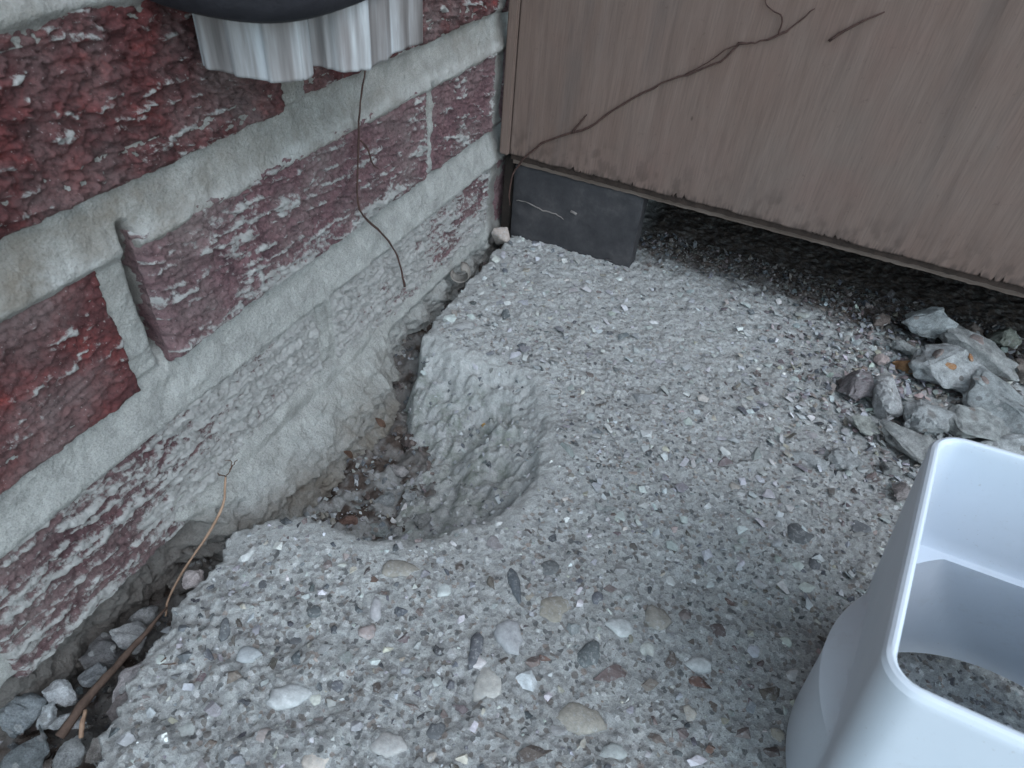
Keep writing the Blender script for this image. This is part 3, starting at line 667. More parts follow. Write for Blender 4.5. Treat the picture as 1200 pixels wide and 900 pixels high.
# grit and crumbs on the broken face, on the soil, and brown debris below the board
pts = []
for _ in range(7000):
    x = random.uniform(-.04, .16); y = random.uniform(-.49, .0)
    r = .0006+.0026*random.random()**2.2
    d = hz(x, y, D) if x > .008 else -1
    if d > 0: continue
    onslab = d > -.084 and hz(x, y) > sz(x, y)
    if onslab:
        if random.random() < .25: continue
        r *= 1.15
        pts.append((x, y, hz(x, y)-r*.1, r, .9, jitcol(random.choice(['pale', 'pale', 'pale', 'grey', 'grey', 'slate']))))
    else:
        pts.append((x, y, sz(x, y)+r*.3, r, .8, jitcol(random.choice(['umber', 'brown', 'umber', 'dark', 'slate', 'umber', 'brown', 'grey'] if y > -.255 or y < -.36 else ['grey', 'slate', 'grey', 'pale', 'umber', 'tan']))))
scatter('gravel', pts, soil, SM, .5)
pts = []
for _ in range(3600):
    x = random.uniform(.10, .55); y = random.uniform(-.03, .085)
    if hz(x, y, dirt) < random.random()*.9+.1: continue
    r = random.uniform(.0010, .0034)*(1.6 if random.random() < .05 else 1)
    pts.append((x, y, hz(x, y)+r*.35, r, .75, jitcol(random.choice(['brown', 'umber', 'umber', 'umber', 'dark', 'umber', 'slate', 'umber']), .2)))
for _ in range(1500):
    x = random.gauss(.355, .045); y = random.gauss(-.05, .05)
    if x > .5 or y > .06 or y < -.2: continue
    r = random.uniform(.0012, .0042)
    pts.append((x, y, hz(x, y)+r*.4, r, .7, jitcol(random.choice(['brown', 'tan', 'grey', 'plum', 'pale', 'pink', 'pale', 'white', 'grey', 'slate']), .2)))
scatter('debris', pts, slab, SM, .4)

for (x, y, k, r) in ((.0935, -.2000, 'rust', .0028), (.1130, -.2330, 'slate', .0050), (.0790, -.2540, 'plum', .0042), (.1050, -.2180, 'grey', .0045), (.0640, -.1960, 'grey', .0040)):
    q = link('pebble', ANG_ME[int(x*1000) % 14], None, slab); q.location = (x, y, hz(x, y)); q.scale = (r, r*.8, r*.8)
    q.rotation_euler = (random.uniform(0, 3), random.uniform(0, 3), 0); q.color = jitcol(k)+(1,)
    if k == 'rust': q.color = (.34, .20, .05, 1)
# ------------------------------------------------------------------ loose lumps
def lump_mesh(seed, npt=13, flat=.65, rough=.10, sub=3):
    V, F = hull_template(npt, flat, seed)
    bm = bmesh.new(); vs = [bm.verts.new(v) for v in V]
    for f in F: bm.faces.new([vs[i] for i in f])
    bmesh.ops.recalc_face_normals(bm, faces=bm.faces[:])
    bmesh.ops.dissolve_limit(bm, angle_limit=.25, verts=bm.verts[:], edges=bm.edges[:])
    bmesh.ops.bevel(bm, geom=bm.edges[:], offset=.07, segments=1, affect='EDGES')
    bmesh.ops.triangulate(bm, faces=bm.faces[:])
    for _ in range(sub-1):
        bmesh.ops.subdivide_edges(bm, edges=bm.edges[:], cuts=1, use_grid_fill=True)
        bmesh.ops.triangulate(bm, faces=bm.faces[:])
        if len(bm.verts) > 2500: break
    from mathutils import noise
    off = Vector((seed*3.7, seed*1.3, seed*.7))
    bm.normal_update()
    for v in bm.verts:
        d = noise.fractal(v.co*2.2+off, 1.0, 2.1, 4)*rough+noise.noise(v.co*9+off)*rough*.35
        v.co += v.normal*d
    for f in bm.faces: f.smooth = True
    me = bpy.data.meshes.new('lump'); bm.to_mesh(me); bm.free(); me.materials.append(M_CHUNK)
    for e in me.attributes: pass
    try: me.set_sharp_from_angle(angle=math.radians(32))
    except Exception: pass
    return me
LUMP = [lump_mesh(s, 11+s % 4, .72+.05*(s % 3), .145) for s in range(12)]
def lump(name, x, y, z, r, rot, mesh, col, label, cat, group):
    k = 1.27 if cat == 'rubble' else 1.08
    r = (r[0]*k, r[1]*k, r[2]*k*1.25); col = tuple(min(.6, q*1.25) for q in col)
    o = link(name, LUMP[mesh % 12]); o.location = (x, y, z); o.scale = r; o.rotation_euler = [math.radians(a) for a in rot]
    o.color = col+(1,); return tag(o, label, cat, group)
G1 = 'lumps of broken concrete heaped under the board'
CH = [
 (.3574, .0261, .0, (.024, .012, .013), (10, -18, -28), 1, (.40, .43, .44), 'pale ridged concrete lump farthest back in the heap'),
 (.3925, .0160, -.002, (.031, .016, .011), (0, 12, -25), 2, (.36, .37, .37), 'long sloping concrete lump with a flat pinkish pebble set in it'),
 (.3745, -.0270, -.001, (.028, .023, .012), (5, 6, -12), 3, (.38, .40, .41), 'broad grey lump with orange pebbles at the middle of the heap'),
 (.4080, -.0470, -.003, (.034, .032, .014), (0, 5, 20), 4, (.36, .39, .40), 'largest flat lump at the right edge of the heap'),
 (.3165, -.0732, -.008, (.014, .015, .011), (0, -15, 30), 5, (.24, .22, .23), 'purplish grey lump at the left of the heap'),
 (.3346, -.0799, -.005, (.011, .018, .012), (20, 10, 20), 6, (.42, .43, .44), 'pale faceted lump beside the purplish one'),
 (.3604, -.0843, -.006, (.016, .014, .011), (0, 0, 10), 7, (.37, .39, .40), 'rounded pale lump behind the upper corner of the white adaptor'),
 (.3500, -.1130, -.007, (.027, .011, .009), (0, 8, -20), 8, (.33, .34, .34), 'long flat shard lifting off the slab by the white adaptor'),
 (.3223, -.1099, -.010, (.010, .008, .006), (0, 0, -30), 9, (.38, .40, .38), 'small pale lump below the purplish one'),
 (.2946, -.1565, -.0135, (.012, .0075, .004), (0, 0, -10), 10, (.36, .38, .39), 'thin grey flake lying left of the heap'),
 (.3145, -.1448, -.0125, (.010, .009, .005), (0, 0, 20), 11, (.37, .39, .40), 'grey flake between the thin flake and the long shard'),
 (.3417, -.1396, -.0115, (.0075, .006, .0045), (0, 10, 50), 0, (.30, .31, .31), 'little grey chip under the long shard'),
 (.3468, -.1570, -.0115, (.007, .007, .0045), (0, -10, 0), 1, (.26, .24, .24), 'brownish chip touching the white adaptor'),
 (.3484, -.0254, -.0095, (.0085, .006, .005), (0, 0, 0), 2, (.33, .19, .10), 'orange brown pebble left of the broad lump'),
 (.3319, -.0259, -.010, (.006, .005, .004), (0, 0, 30), 3, (.44, .37, .36), 'small pink pebble at the left of the heap'),
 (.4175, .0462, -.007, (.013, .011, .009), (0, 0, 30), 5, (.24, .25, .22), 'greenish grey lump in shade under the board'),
 (.4330, .0130, -.008, (.014, .014, .008), (0, 0, 0), 6, (.27, .235, .215), 'brownish lump at the right edge behind the largest one'),
 (.3476, -.0005, -.010, (.010, .006, .005), (0, 0, -20), 7, (.36, .38, .38), 'flat grey chip left of the ridged lump'),
 (.3900, -.0790, -.006, (.024, .018, .010), (0, 0, 40), 9, (.35, .37, .37), 'grey lump just behind the rim of the white adaptor'),
 (.4230, -.0900, -.007, (.026, .020, .010), (0, 4, 0), 10, (.38, .40, .41), 'pale lump at the right edge above the white adaptor'),
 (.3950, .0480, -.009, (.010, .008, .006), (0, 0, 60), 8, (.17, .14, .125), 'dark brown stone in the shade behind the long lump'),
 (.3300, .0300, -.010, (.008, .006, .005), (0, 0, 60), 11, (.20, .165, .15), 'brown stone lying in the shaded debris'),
]
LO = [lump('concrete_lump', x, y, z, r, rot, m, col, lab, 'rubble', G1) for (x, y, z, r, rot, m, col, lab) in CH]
bpy.context.view_layer.update()
def inset(o, x, y, r, col):
    inv = o.matrix_world.inverted(); a = inv @ Vector((x, y, .2)); d = (inv.to_3x3() @ Vector((0, 0, -1))).normalized()
    hit, p, nn, _ = o.ray_cast(a, d)
    if not hit: print('inset missed', x, y); return
    q = link('pebble', PEB_ME[int(x*1e4) % 14], None, o)
    wn = (o.matrix_world.to_3x3().inverted().transposed() @ nn).normalized()
    Mw = Matrix.Translation(o.matrix_world @ p) @ wn.to_track_quat('Z', 'Y').to_matrix().to_4x4() @ Matrix.Diagonal((r, r*.75, r*.5, 1))
    q.matrix_parent_inverse = inv; q.matrix_basis = Mw; q.color = col+(1,)
inset(LO[1], .392, .018, .0072, (.27, .22, .21)); inset(LO[2], .384, -.018, .0042, (.26, .13, .06)); inset(LO[2], .371, -.033, .0040, (.28, .15, .07))
inset(LO[3], .392, -.040, .0040, (.20, .16, .15)); inset(LO[2], .362, -.024, .0055, (.17, .14, .13)); inset(LO[4], .318, -.076, .0035, (.14, .12, .13))
G2 = 'stones in the gap between wall and slab'
RB = [
 (.0096, -.4170, -.037, (.0125, .009, .009), (0, 0, 20), 0, (.36, .37, .38), 'pale cracked stone beside the dead stem'),
 (-.0005, -.4270, -.044, (.013, .010, .009), (0, 20, 0), 1, (.17, .17, .175), 'dim grey stone under the brick edge'),
 (.0075, -.4370, -.040, (.0075, .006, .006), (0, 0, 40), 2, (.28, .30, .32), 'small bluish stone left of the dead stem'),
 (.0041, -.4500, -.036, (.0085, .0065, .006), (0, 30, 0), 3, (.44, .46, .48), 'white faceted stone, uppermost of the white three'),
 (.0068, -.4590, -.037, (.006, .0065, .005), (10, 0, 0), 4, (.42, .45, .47), 'white stone, leftmost of the white three'),
 (.0165, -.4575, -.037, (.009, .005, .005), (0, 0, 30), 5, (.42, .44, .46), 'white wedge shaped stone at the lower end of the stem'),
 (-.004, -.4640, -.038, (.011, .011, .009), (0, 0, 0), 6, (.26, .29, .31), 'large bluish grey stone at the left picture edge'),
 (.0290, -.4655, -.038, (.0070, .0085, .006), (0, 0, 20), 7, (.34, .36, .37), 'grey upright stone at the bottom of the gap'),
 (.0322, -.4290, -.030, (.0085, .017, .010), (0, 0, -8), 8, (.38, .36, .37), 'pinkish grey shard leaning on the slab edge'),
 (.0410, -.4445, -.029, (.009, .011, .010), (0, 0, 20), 9, (.20, .18, .18), 'rounded brownish stone below the pinkish shard'),
 (.0143, -.4760, -.038, (.012, .010, .009), (0, 0, 60), 10, (.17, .19, .20), 'dark grey stone in the lower left corner'),
 (.0205, -.3835, -.026, (.0068, .0065, .006), (0, 0, 0), 11, (.44, .40, .40), 'smooth pinkish stone on the slab edge'),
 (-.0005, -.3730, -.052, (.014, .013, .010), (0, 0, 0), 1, (.15, .14, .13), 'brown lump of old footing in the gap'),
 (.0390, -.4600, -.033, (.006, .006, .005), (0, 0, 0), 4, (.28, .27, .26), 'tan stone at the corner of the slab'),
 (.0040, -.4040, -.042, (.007, .008, .006), (0, 0, 0), 5, (.24, .245, .25), 'grey stone at the top of the cracked pale one'),
]
for (x, y, z, r, rot, m, col, lab) in RB: lump('stone', x, y, max(z, sz(x, y)+r[2]*.35), r, rot, m, col, lab, 'stone', G2)
G3 = 'crumbs of rubble on the floor of the pit'
HB = [
 (.0550, -.2480, (.0085, .005, .003), 3, (.30, .29, .29), 'thin flat flake at the back of the pit'),
 (.0600, -.2740, (.008, .008, .005), 4, (.27, .29, .30), 'grey square crumb in the middle of the pit'),
 (.0520, -.3000, (.008, .005, .003), 5, (.20, .13, .11), 'reddish brown flake at the near lip of the pit'),
 (.0700, -.2960, (.009, .006, .004), 6, (.27, .30, .30), 'pale green grey crumb at the near lip'),
 (.0920, -.2800, (.007, .006, .004), 7, (.28, .29, .29), 'grey crumb at the right of the pit floor'),
 (.0470, -.2740, (.0045, .005, .004), 8, (.16, .13, .12), 'brown crumb against the haunch'),
 (.0740, -.2650, (.006, .006, .004), 9, (.30, .32, .33), 'pale crumb right of the square one'),
 (.0480, -.2230, (.006, .009, .006), 11, (.11, .09, .085), 'dark brown clod in the deepest corner'),
 (.0820, -.2930, (.005, .004, .003), 1, (.31, .32, .32), 'small pale crumb near the lip'),
]
for (x, y, r, m, col, lab) in HB:
    z = max(sz(x, y), hz(x, y) if hz(x, y, D) > -.08 else -1)
    lump('stone', x, y, z+r[2]*.45, r, (random.uniform(-15, 15), random.uniform(-15, 15), random.uniform(0, 180)), m, col, lab, 'stone', G3)
p = link('pebble', lump_mesh(77, 16, .9, .05)); p.data.materials.clear(); p.data.materials.append(M_STONE)
p.location = (.0135, -.0080, -.0125); p.scale = (.0110, .0085, .0150); p.rotation_euler = (.2, .25, .3); p.color = (.33, .285, .26, 1)
tag(p, 'smooth cream pebble wedged between wall, slab and dark block', 'pebble')
# curled grey shell-like scrap by the wall
cv = []; nf = []
for i in range(15):
    a = -2.6+i*.33
    for j in range(5):
        t = j/4; rr = .0068+.0012*math.sin(t*3.1)
        cv.append((rr*math.cos(a)*(1-.02*i), (t-.5)*.008, rr*1.15*math.sin(a)))
for i in range(14):
    for j in range(4): nf.append((i*5+j, (i+1)*5+j, (i+1)*5+j+1, i*5+j+1))
cm = npmesh('curled_scrap', cv, nf); cs_ = link('curled_scrap', cm, M_CURL); cs_.location = (.0125, -.083, -.0100); cs_.rotation_euler = (.35, .3, .5)
md = cs_.modifiers.new('thick', 'SOLIDIFY'); md.thickness = .0009
tag(cs_, 'curled grey dry scrap stuck between wall and slab', 'dead leaf')

# ------------------------------------------------------------------ timber panel
panel = thing('plywood_sheet', 'weathered brown plywood panel with a frayed lower edge', 'board', (.0, .0, .05))
def ply_front():
    dx = .0010
    xs = np.concatenate([np.arange(.0125, .50, dx), np.arange(.52, 1.2, .03)])
    zs = np.concatenate([np.arange(0, .03, .0012), np.arange(.032, .22, .006), np.arange(.24, .95, .05)])
    Xg, Zg = np.meshgrid(xs, zs, indexing='ij')
    k = Xg*1000
    fr = (fbm(k/3, k*0, 401, 3)-.5)*.0010+.0036*sst(.66, .95, vn(k/1.1, k*0+3, 405))*sst(.4, .6, vn(k/17, k*0+3, 441))
    fr = fr*(Xg > .06)+(fbm(k/10, k*0, 407, 2)-.5)*.0015
    lo = .0595+fr
    tt = Zg/.95
    Zw = lo+(Zg)*(1.0-0)-(fr)*np.clip(Zg/.03, 0, 1)
    Yw = -.0002+(fbm(k/60, Zg*1000/200, 409, 3)-.5)*.0012+(fbm(k/2.0, Zg*1000/40, 411, 3)-.5)*.00012
    stain = sst(.004, -.0005, Zg-.003*vn(k/.8, k*0, 431))*.75*(vn(k/.9, k*0+9, 433) > .55)
    stain = np.maximum(stain, .5*sst(.035, .0, Zg+.02*(fbm(k/14, Zg*1000/8, 451, 3)-.5))*sst(.45, .7, fbm(k/5, Zg*1000/9, 453, 4)))
    stain = np.maximum(stain, .22*sst(.62, .8, fbm(k/9, Zg*1000/120, 457, 4)))
    V = np.stack([Xg, Yw-.0, Zw-.05], -1).reshape(-1, 3)
    return npmesh('face_veneer', V, gridfaces(*Xg.shape, flip=False), {'stain': stain.ravel()})
pf = link('face_veneer', ply_front(), M_PLY, panel)
md = pf.modifiers.new('thick', 'SOLIDIFY'); md.thickness = .0012; md.offset = 1.0
def strip(name, x0, x1, y0, y1, za, zb, m, amp=.0006, seed=1):
    xs = np.arange(x0, x1, .002); k = xs*1000
    e = (fbm(k/4, k*0, seed, 3)-.5)*2*amp; e2 = (fbm(k/7, k*0+5, seed, 3)-.5)*2*amp
    V = []; 
    for x, a, b in zip(xs, e, e2): V += [(x, y0+b*.5, za+a), (x, y1, za+a), (x, y1, zb), (x, y0+b*.5, zb)]
    F = []
    for i in range(len(xs)-1):
        for j in range(4): F.append((i*4+j, i*4+(j+1) % 4, (i+1)*4+(j+1) % 4, (i+1)*4+j))
    F += [(0, 3, 2, 1), tuple(len(V)-4+q for q in (0, 1, 2, 3))]
    return link(name, npmesh(name, V, F, smooth=False), m, panel)
strip('core_veneer', .0125, 1.2, .0016, .0040, .0042, .93, M_PLYDARK, .0007, 511)
strip('core_veneer', .0135, 1.2, .0045, .0105, .0000, .93, M_PLYPALE, .0006, 513)
es = box('edge_strip', (.0035, -.0035, .0085), (.0118, .011, .93), M_PLY, panel, .0012)
box('light_block_floor', (.012, .012, .010), (1.2, .6, .03), M_TIMBER, panel)  # added floor, keeps sky light from leaking in under the panel
def rough_box(name, a, b, m, cuts=24, amp=.0012, parent=None):
    from mathutils import noise
    bm = bmesh.new(); bmesh.ops.create_cube(bm, size=1)
    bmesh.ops.subdivide_edges(bm, edges=bm.edges[:], cuts=cuts, use_grid_fill=True)
    ce = Vector([(p+q)/2 for p, q in zip(a, b)]); ex = Vector([q-p for p, q in zip(a, b)])
    for v in bm.verts:
        u = v.co*2; k = sorted([abs(u.x), abs(u.y), abs(u.z)])
        edge = max(0.0, k[1]-.93)/.07
        p = Vector((ce.x+v.co.x*ex.x, ce.y+v.co.y*ex.y, ce.z+v.co.z*ex.z))
        d = noise.fractal(p*90, 1.0, 2.2, 5)*amp
        dirn = Vector((u.x if abs(u.x) > .999 else 0, u.y if abs(u.y) > .999 else 0, u.z if abs(u.z) > .999 else 0)).normalized()
        v.co = p+dirn*(d*.6-edge*amp*(.6+1.8*max(0, noise.noise(p*140))))
    for f in bm.faces: f.smooth = True
    me = bpy.data.meshes.new(name); bm.to_mesh(me); bm.free(); return link(name, me, m, parent)
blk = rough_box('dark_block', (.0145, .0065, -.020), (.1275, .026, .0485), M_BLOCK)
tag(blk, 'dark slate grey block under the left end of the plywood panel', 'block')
br = box('light_block_beam', (.03, .17, -.03), (1.2, .23, .0585), M_TIMBER, None, .001)  # added beam, blocks light from behind so the gap stays dark
tag(br, 'dark beam added behind the panel gap to block light', 'timber')
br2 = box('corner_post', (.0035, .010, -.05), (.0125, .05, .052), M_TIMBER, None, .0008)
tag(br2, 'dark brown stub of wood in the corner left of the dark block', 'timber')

# ------------------------------------------------------------------ twigs and stems
t = thing('twig', 'long thin brown forked twig leaning across the plywood panel', 'twig', (.0164, -.003, .0161))
def rel(pts, o): return [tuple(a-b for a, b in zip(p, o)) for p in pts]
o0 = (.0164, -.003, .0161)
main = [(0.0164, -0.003, 0.0161), (0.0156, -0.003, 0.0354), (0.0219, -0.003, 0.0534), (0.0401, -0.003, 0.0754), (0.0635, -0.003, 0.0896), (0.0777, -0.003, 0.0968), (0.0937, -0.003, 0.1136), (0.1186, -0.003, 0.1337), (0.1398, -0.003, 0.1469), (0.16, -0.003, 0.1589), (0.1684, -0.003, 0.1709), (0.178, -0.003, 0.1736), (0.1905, -0.003, 0.1798), (0.1976, -0.003, 0.1869), (0.2065, -0.003, 0.1978)]
tube('main_stem', rel(main, o0), [.0006, .0007, .0008, .0008, .0008, .0009, .0007, .0007, .0006, .0006, .0009, .0005, .0008, .0005, .0003], M_TWIG, t, jit=.0005)
tube('side_shoot', rel([(0.0640, -0.003, 0.0900), (0.0703, -0.0036, 0.1003), (0.0736, -0.004, 0.1055)], o0), [.0009, .0007, .0004], M_TWIG, t, jit=.0002)
tube('side_shoot', rel([(0.1905, -0.003, 0.1798), (0.1896, -0.0036, 0.1903), (0.1825, -0.003, 0.193), (0.1772, -0.003, 0.1964), (.176, -.003, .203)], o0), [.0006, .0005, .0004, .0004, .0003], M_TWIG, t, jit=.0002)
tube('side_shoot', rel([(.1385, -.003, .1465), (.152, -.0035, .157), (.161, -.0032, .1665), (.1684, -.003, .1709)], o0), [.0004, .0004, .0004, .0003], M_TWIG, t, jit=.0002)
tag(tube('twig', [(0.2205, -0.003, 0.1822), (0.2309, -0.0036, 0.1925), (0.2449, -0.003, 0.2021)], [.0010, .0008, .0004], M_TWIG, jit=.0002), 'short loose brown twiglet high on the panel, right of the forked one', 'twig')
t = thing('hanging_stem', 'thin wiry brown stem hanging down the brick wall below the downpipe', 'twig', (.004, -.1557, .0155))
o0 = (.004, -.1557, .0155)
tube('main_stem', rel([(.003, -.1840, .1780), (0.0055, -0.1859, 0.1682), (0.0045, -0.1911, 0.1521), (0.0045, -0.1953, 0.1326), (0.005, -0.1994, 0.1144), (0.005, -0.1997, 0.0936), (0.0055, -0.184, 0.0736), (0.005, -0.1681, 0.0537), (0.005, -0.159, 0.0334), (0.0055, -0.1557, 0.0155)], o0),
     [.00045, .00045, .00045, .0006, .0005, .0006, .0007, .0006, .0006, .0009], M_TWIG, t, jit=.00025)
tube('side_shoot', rel([(0.0055, -0.1945, 0.133), (0.0065, -0.190, 0.1267), (0.0065, -0.1864, 0.1172), (0.0065, -0.18, 0.1113)], o0), [.0004, .0005, .0005, .0002], M_TWIG, t, jit=.0002)
t = thing('straw_stem', 'pale dry straw standing in the gap with curled root hairs on top', 'straw', (0.0102, -0.3934, -0.035))
o0 = (0.0102, -0.3934, -0.035)
tube('stalk', rel([(0.0062, -0.338, -0.001), (0.0105, -0.3481, -0.012), (0.0105, -0.362, -0.021), (0.0085, -0.3775, -0.030), (0.0112, -0.3934, -0.035), (.0160, -.4010, -.037)], o0), [.0005, .0007, .0007, .0006, .0006, .0005], M_STRAW, t, jit=.00015)
tube('root_hair', rel([(0.0062, -0.338, -0.001), (.0072, -.3355, .001), (.0068, -.3320, .0022), (.0075, -.3290, .0045)], o0), [.0003, .00035, .0003, .0002], M_LEAF, t, jit=.0004)
tube('root_hair', rel([(0.0062, -0.338, -0.001), (.0060, -.3410, .0030), (.0062, -.3420, .0060)], o0), [.0003, .0003, .0002], M_LEAF, t, jit=.0004)
tube('root_hair', rel([(.0072, -.3355, .001), (.0076, -.3330, .0060), (.0070, -.3360, .0100)], o0), [.0003, .00025, .0002], M_LEAF, t, jit=.0004)
tag(tube('stick', [(0.0185, -0.400, -0.0285), (0.0200, -0.4154, -0.028), (0.0198, -0.4283, -0.0295), (0.0200, -0.4459, -0.030), (0.0215, -0.4633, -0.033)], [.0006, .0012, .0017, .0020, .0022], M_STICK, jit=.0003),
    'thick brown dead stem lying along the gap at lower left', 'stick')
tag(tube('stick', [(0.0245, -0.4515, -0.029), (0.0275, -0.4560, -0.030), (0.0310, -0.4600, -0.031)], [.0008, .0011, .0009], M_STRAW, jit=.0002), 'short pale broken stalk beside the thick brown stem', 'stick')
tag(tube('pale_root', [(.0190, .0058, .0175), (.030, .0056, .0180), (.044, .0056, .0150), (.056, .0056, .0150), (.0635, .0058, .0120)], [.0003, .0005, .0006, .0006, .0003], M_THREAD, jit=.0003), 'pale dried root stuck along the dark block', 'root')
tag(tube('pale_root', [(.0690, .0056, .0215), (.0745, .0056, .0200)], [.0009, .0011], M_THREAD, jit=.0001), 'small white fleck stuck high on the dark block', 'root')
def leaf(x, y, z, r, rot, m, lab):
    V = []; F = []
    for i in range(7):
        u = i/6; wd = math.sin(math.pi*min(max(u, .04), .97))*.42
        for j in range(-2, 3): V.append(((u-.5)*2*r, wd*j/2*r, .25*r*(j/2)**2+.18*r*math.sin(3*u)))
    for i in range(6):
        for j in range(4): F.append((i*5+j, (i+1)*5+j, (i+1)*5+j+1, i*5+j+1))
    o = link('dead_leaf', npmesh('dead_leaf', V, F), m); o.location = (x, y, z); o.rotation_euler = rot
    q = o.modifiers.new('thick', 'SOLIDIFY'); q.thickness = .0004
    return tag(o, lab, 'dead leaf')
leaf(.0400, -.2440, -.0260, .0045, (.8, .9, .4), M_LEAF, 'rusty leaf scrap caught on the mortar haunch above the pit')
leaf(.0340, -.2720, -.0330, .0050, (.8, 1.1, 1.2), M_LEAF, 'dark leaf scrap in a crack of the mortar haunch')
leaf(.0480, -.4200, -.0180, .0060, (.2, .1, .9), M_LEAF, 'reddish brown leaf scrap at the slab edge, lower left')

# ------------------------------------------------------------------ downpipe end
sp = thing('downpipe', 'stained white fluted downpipe end with a black collar, hanging by the brick wall', 'downpipe', (.03, -.25, .195))
def spout_profile():
    """closed outline in x, y (metres, about the spout's origin): flat face to +X, rounded near face, cleft between them"""
    pts = [(.0255, .038), (.0255, .020), (.0265, .0), (.0262, -.008), (.0240, -.0148), (.0170, -.0180), (.0105, -.0190),  # right face to the cleft
           (.0075, -.0205), (.0105, -.0230), (.0155, -.0275), (.0155, -.0330), (.0125, -.0375), (.0060, -.0415), (-.0050, -.0445), (-.0170, -.0462), (-.0235, -.0440), (-.0262, -.038), (-.0265, -.02), (-.0265, .02), (-.0262, .040), (-.02, .042), (.02, .042)]
    out = []; n = len(pts)
    for i in range(n):
        p0, p1, p2, p3 = (Vector(pts[(i+k-1) % n]) for k in range(4))
        for s in range(8):
            t = s/8
            out.append(.5*((2*p1)+(p2-p0)*t+(2*p0-5*p1+4*p2-p3)*t*t+(3*p1-p0-3*p2+p3)*t**3))
    return out
def spout():
    pr = spout_profile(); n = len(pr); L = [0]
    for i in range(1, n): L.append(L[-1]+(pr[i]-pr[i-1]).length)
    V = []; zs = [0, .001, .004, .012, .03, .08, .3, .8]
    for inner in (0, 1):
        for z in zs:
            for i, p in enumerate(pr):
                a = pr[(i+1) % n]-pr[i-1]; nr = Vector((a.y, -a.x)).normalized()*-1
                if nr.dot(p) < 0 and i not in (): pass
                fl = .0008*math.sin(L[i]/.0068*math.pi)+.0003*math.sin(L[i]/.0031*math.pi+1)
                groove = -.0006 if abs((L[i] % .0135)-.0067) < .0008 else 0
                off = (fl+groove) if not inner else -.0018
                c = Vector((0, 0)); d = (p-c).normalized()
                wob = .0006*math.sin(L[i]/.009)*max(0, 1-z/.01)
                V.append((p.x+d.x*off, p.y+d.y*off, z+(wob if z < .01 else 0)))
    m = len(zs); F = []
    for q in range(2):
        for k in range(m-1):
            for i in range(n):
                j = (i+1) % n; b = q*m*n+k*n
                f = (b+i, b+j, b+n+j, b+n+i); F.append(f if q == 0 else f[::-1])
    for i in range(n):
        j = (i+1) % n; F.append((i, m*n+i, m*n+j, j))
    return npmesh('fluted_pipe', V, F)
link('fluted_pipe', spout(), M_SPOUT, sp)
def ring(name, prof_off, z0, z1, m, parent, cx, cy, rx, ry, seg=64):
    bm = bmesh.new(); R = []
    prof = [(0, z0+.004), (.002, z0+.001), (.005, z0), (.009, z0+.002), (.011, z0+.007), (.011, z1), (0, z1)]
    for j in range(seg):
        a = 2*math.pi*j/seg; r = []
        for (o_, z) in prof:
            ex = abs(math.cos(a))**.75*math.copysign(1, math.cos(a)); ey = abs(math.sin(a))**.75*math.copysign(1, math.sin(a))
            r.append(bm.verts.new((cx+(rx+o_)*ex, cy+(ry+o_)*ey, z+.0008*math.sin(3*a))))
        R.append(r)
    for j in range(seg):
        a, b = R[j], R[(j+1) % seg]
        for k in range(len(prof)): bm.faces.new((a[k], b[k], b[(k+1) % len(prof)], a[(k+1) % len(prof)]))
    for f in bm.faces: f.smooth = True
    bmesh.ops.recalc_face_normals(bm, faces=bm.faces[:])
    me = bpy.data.meshes.new(name); bm.to_mesh(me); bm.free(); return link(name, me, m, parent)
ring('collar', 0, .0235, .10, M_BLACK, sp, -.006, -.010, .0265, .046)

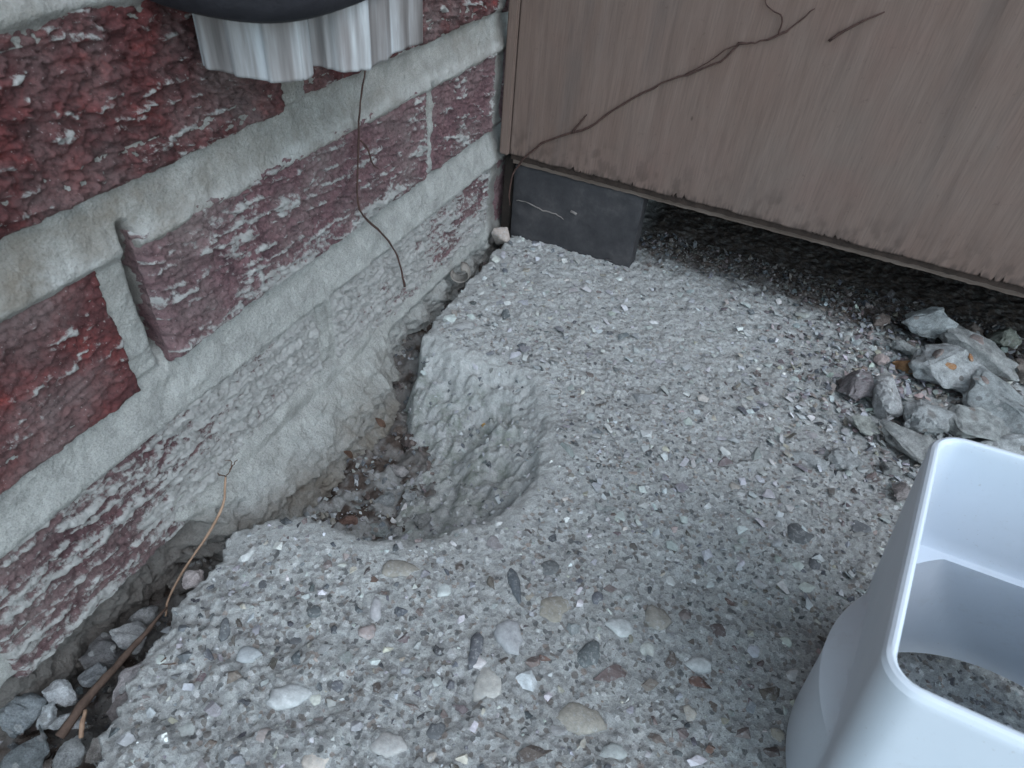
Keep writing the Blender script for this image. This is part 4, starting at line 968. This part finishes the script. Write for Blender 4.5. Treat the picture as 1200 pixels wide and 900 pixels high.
# ------------------------------------------------------------------ white adaptor
_v = Vector((math.radians(-.6), math.radians(-8.5), math.radians(-8.1)))
UP = Matrix.Rotation(_v.length, 3, _v.normalized())
SIDE = .1180; HGT = .128
org = Vector((.3089, -.3787, -.013))+UP @ Vector((SIDE/2, SIDE/2, 0))
ad = thing('drain_adaptor', 'white plastic square to round drainpipe adaptor standing on the slab', 'pipe fitting', org, rot=UP.to_euler())
def sq(a, half, rc):
    """radius of a rounded square in direction a"""
    c, s = abs(math.cos(a)), abs(math.sin(a))
    if c < s: c, s = s, c
    t = half/c; y = t*s
    if y <= half-rc: return t
    k = half-rc; bq = k*(c+s); cc = 2*k*k-rc*rc
    return bq+math.sqrt(max(bq*bq-cc, 0))
def adaptor():
    n = 288; V = []; F = []; rows = []
    h = SIDE/2; BR = h+.0105
    def row(fn, z): rows.append([(fn(2*math.pi*i/n, z), z) for i in range(n)])
    zo = list(np.linspace(0, HGT-.0022, 56))
    def cyl(z):
        zt = .054
        if z <= zt: return BR+.0025*max(0, 1-z/.04)
        return BR-(z-zt)*1.55
    def outer(a, z): 
        s = sq(a, h, .011); c = cyl(z); k = .0004
        m = max(s, c); d = abs(s-c)
        return m+(k*(1-d/k/2)**2*.25 if d < 2*k else 0)
    for z in zo: row(outer, z)
    for (dz, dr) in ((.0016, -.0003), (.0006, -.0008), (0, -.0018)): rows.append([(sq(2*math.pi*i/n, h+dr, .011), HGT-dz) for i in range(n)])
    for (dz, dr) in ((0, -.0026), (.0005, -.0034), (.0014, -.0037)): rows.append([(sq(2*math.pi*i/n, h+dr, .0075), HGT-dz) for i in range(n)])
    led = HGT-.057
    for z in np.linspace(HGT-.004, led+.0006, 8): rows.append([(sq(2*math.pi*i/n, h-.0037, .0070), z) for i in range(n)])
    rows.append([(sq(2*math.pi*i/n, h-.0040, .0075), led) for i in range(n)])
    rows.append([(min(sq(2*math.pi*i/n, h-.0072, .010), BR-.0052), led-.0002) for i in range(n)])
    for z in np.linspace(led-.002, 0, 10):
        t = 1-z/led
        rows.append([(min(sq(2*math.pi*i/n, h-.0074+.0150*t, .010), BR-.0050+.001*t), z) for i in range(n)])
    for r in rows:
        for i, (q, z) in enumerate(r):
            a = 2*math.pi*i/n; V.append((q*math.cos(a), q*math.sin(a), z))
    m = len(rows)
    for k in range(m):
        for i in range(n):
            j = (i+1) % n; F.append((k*n+i, k*n+j, ((k+1) % m)*n+j, ((k+1) % m)*n+i))
    me = npmesh('body', V, F); 
    try: me.set_sharp_from_angle(angle=math.radians(28))
    except Exception: pass
    return me
link('body', adaptor(), M_UPVC, ad)
print('pebbles', npeb, 'tris', sum(len(m.polygons) for m in bpy.data.meshes))
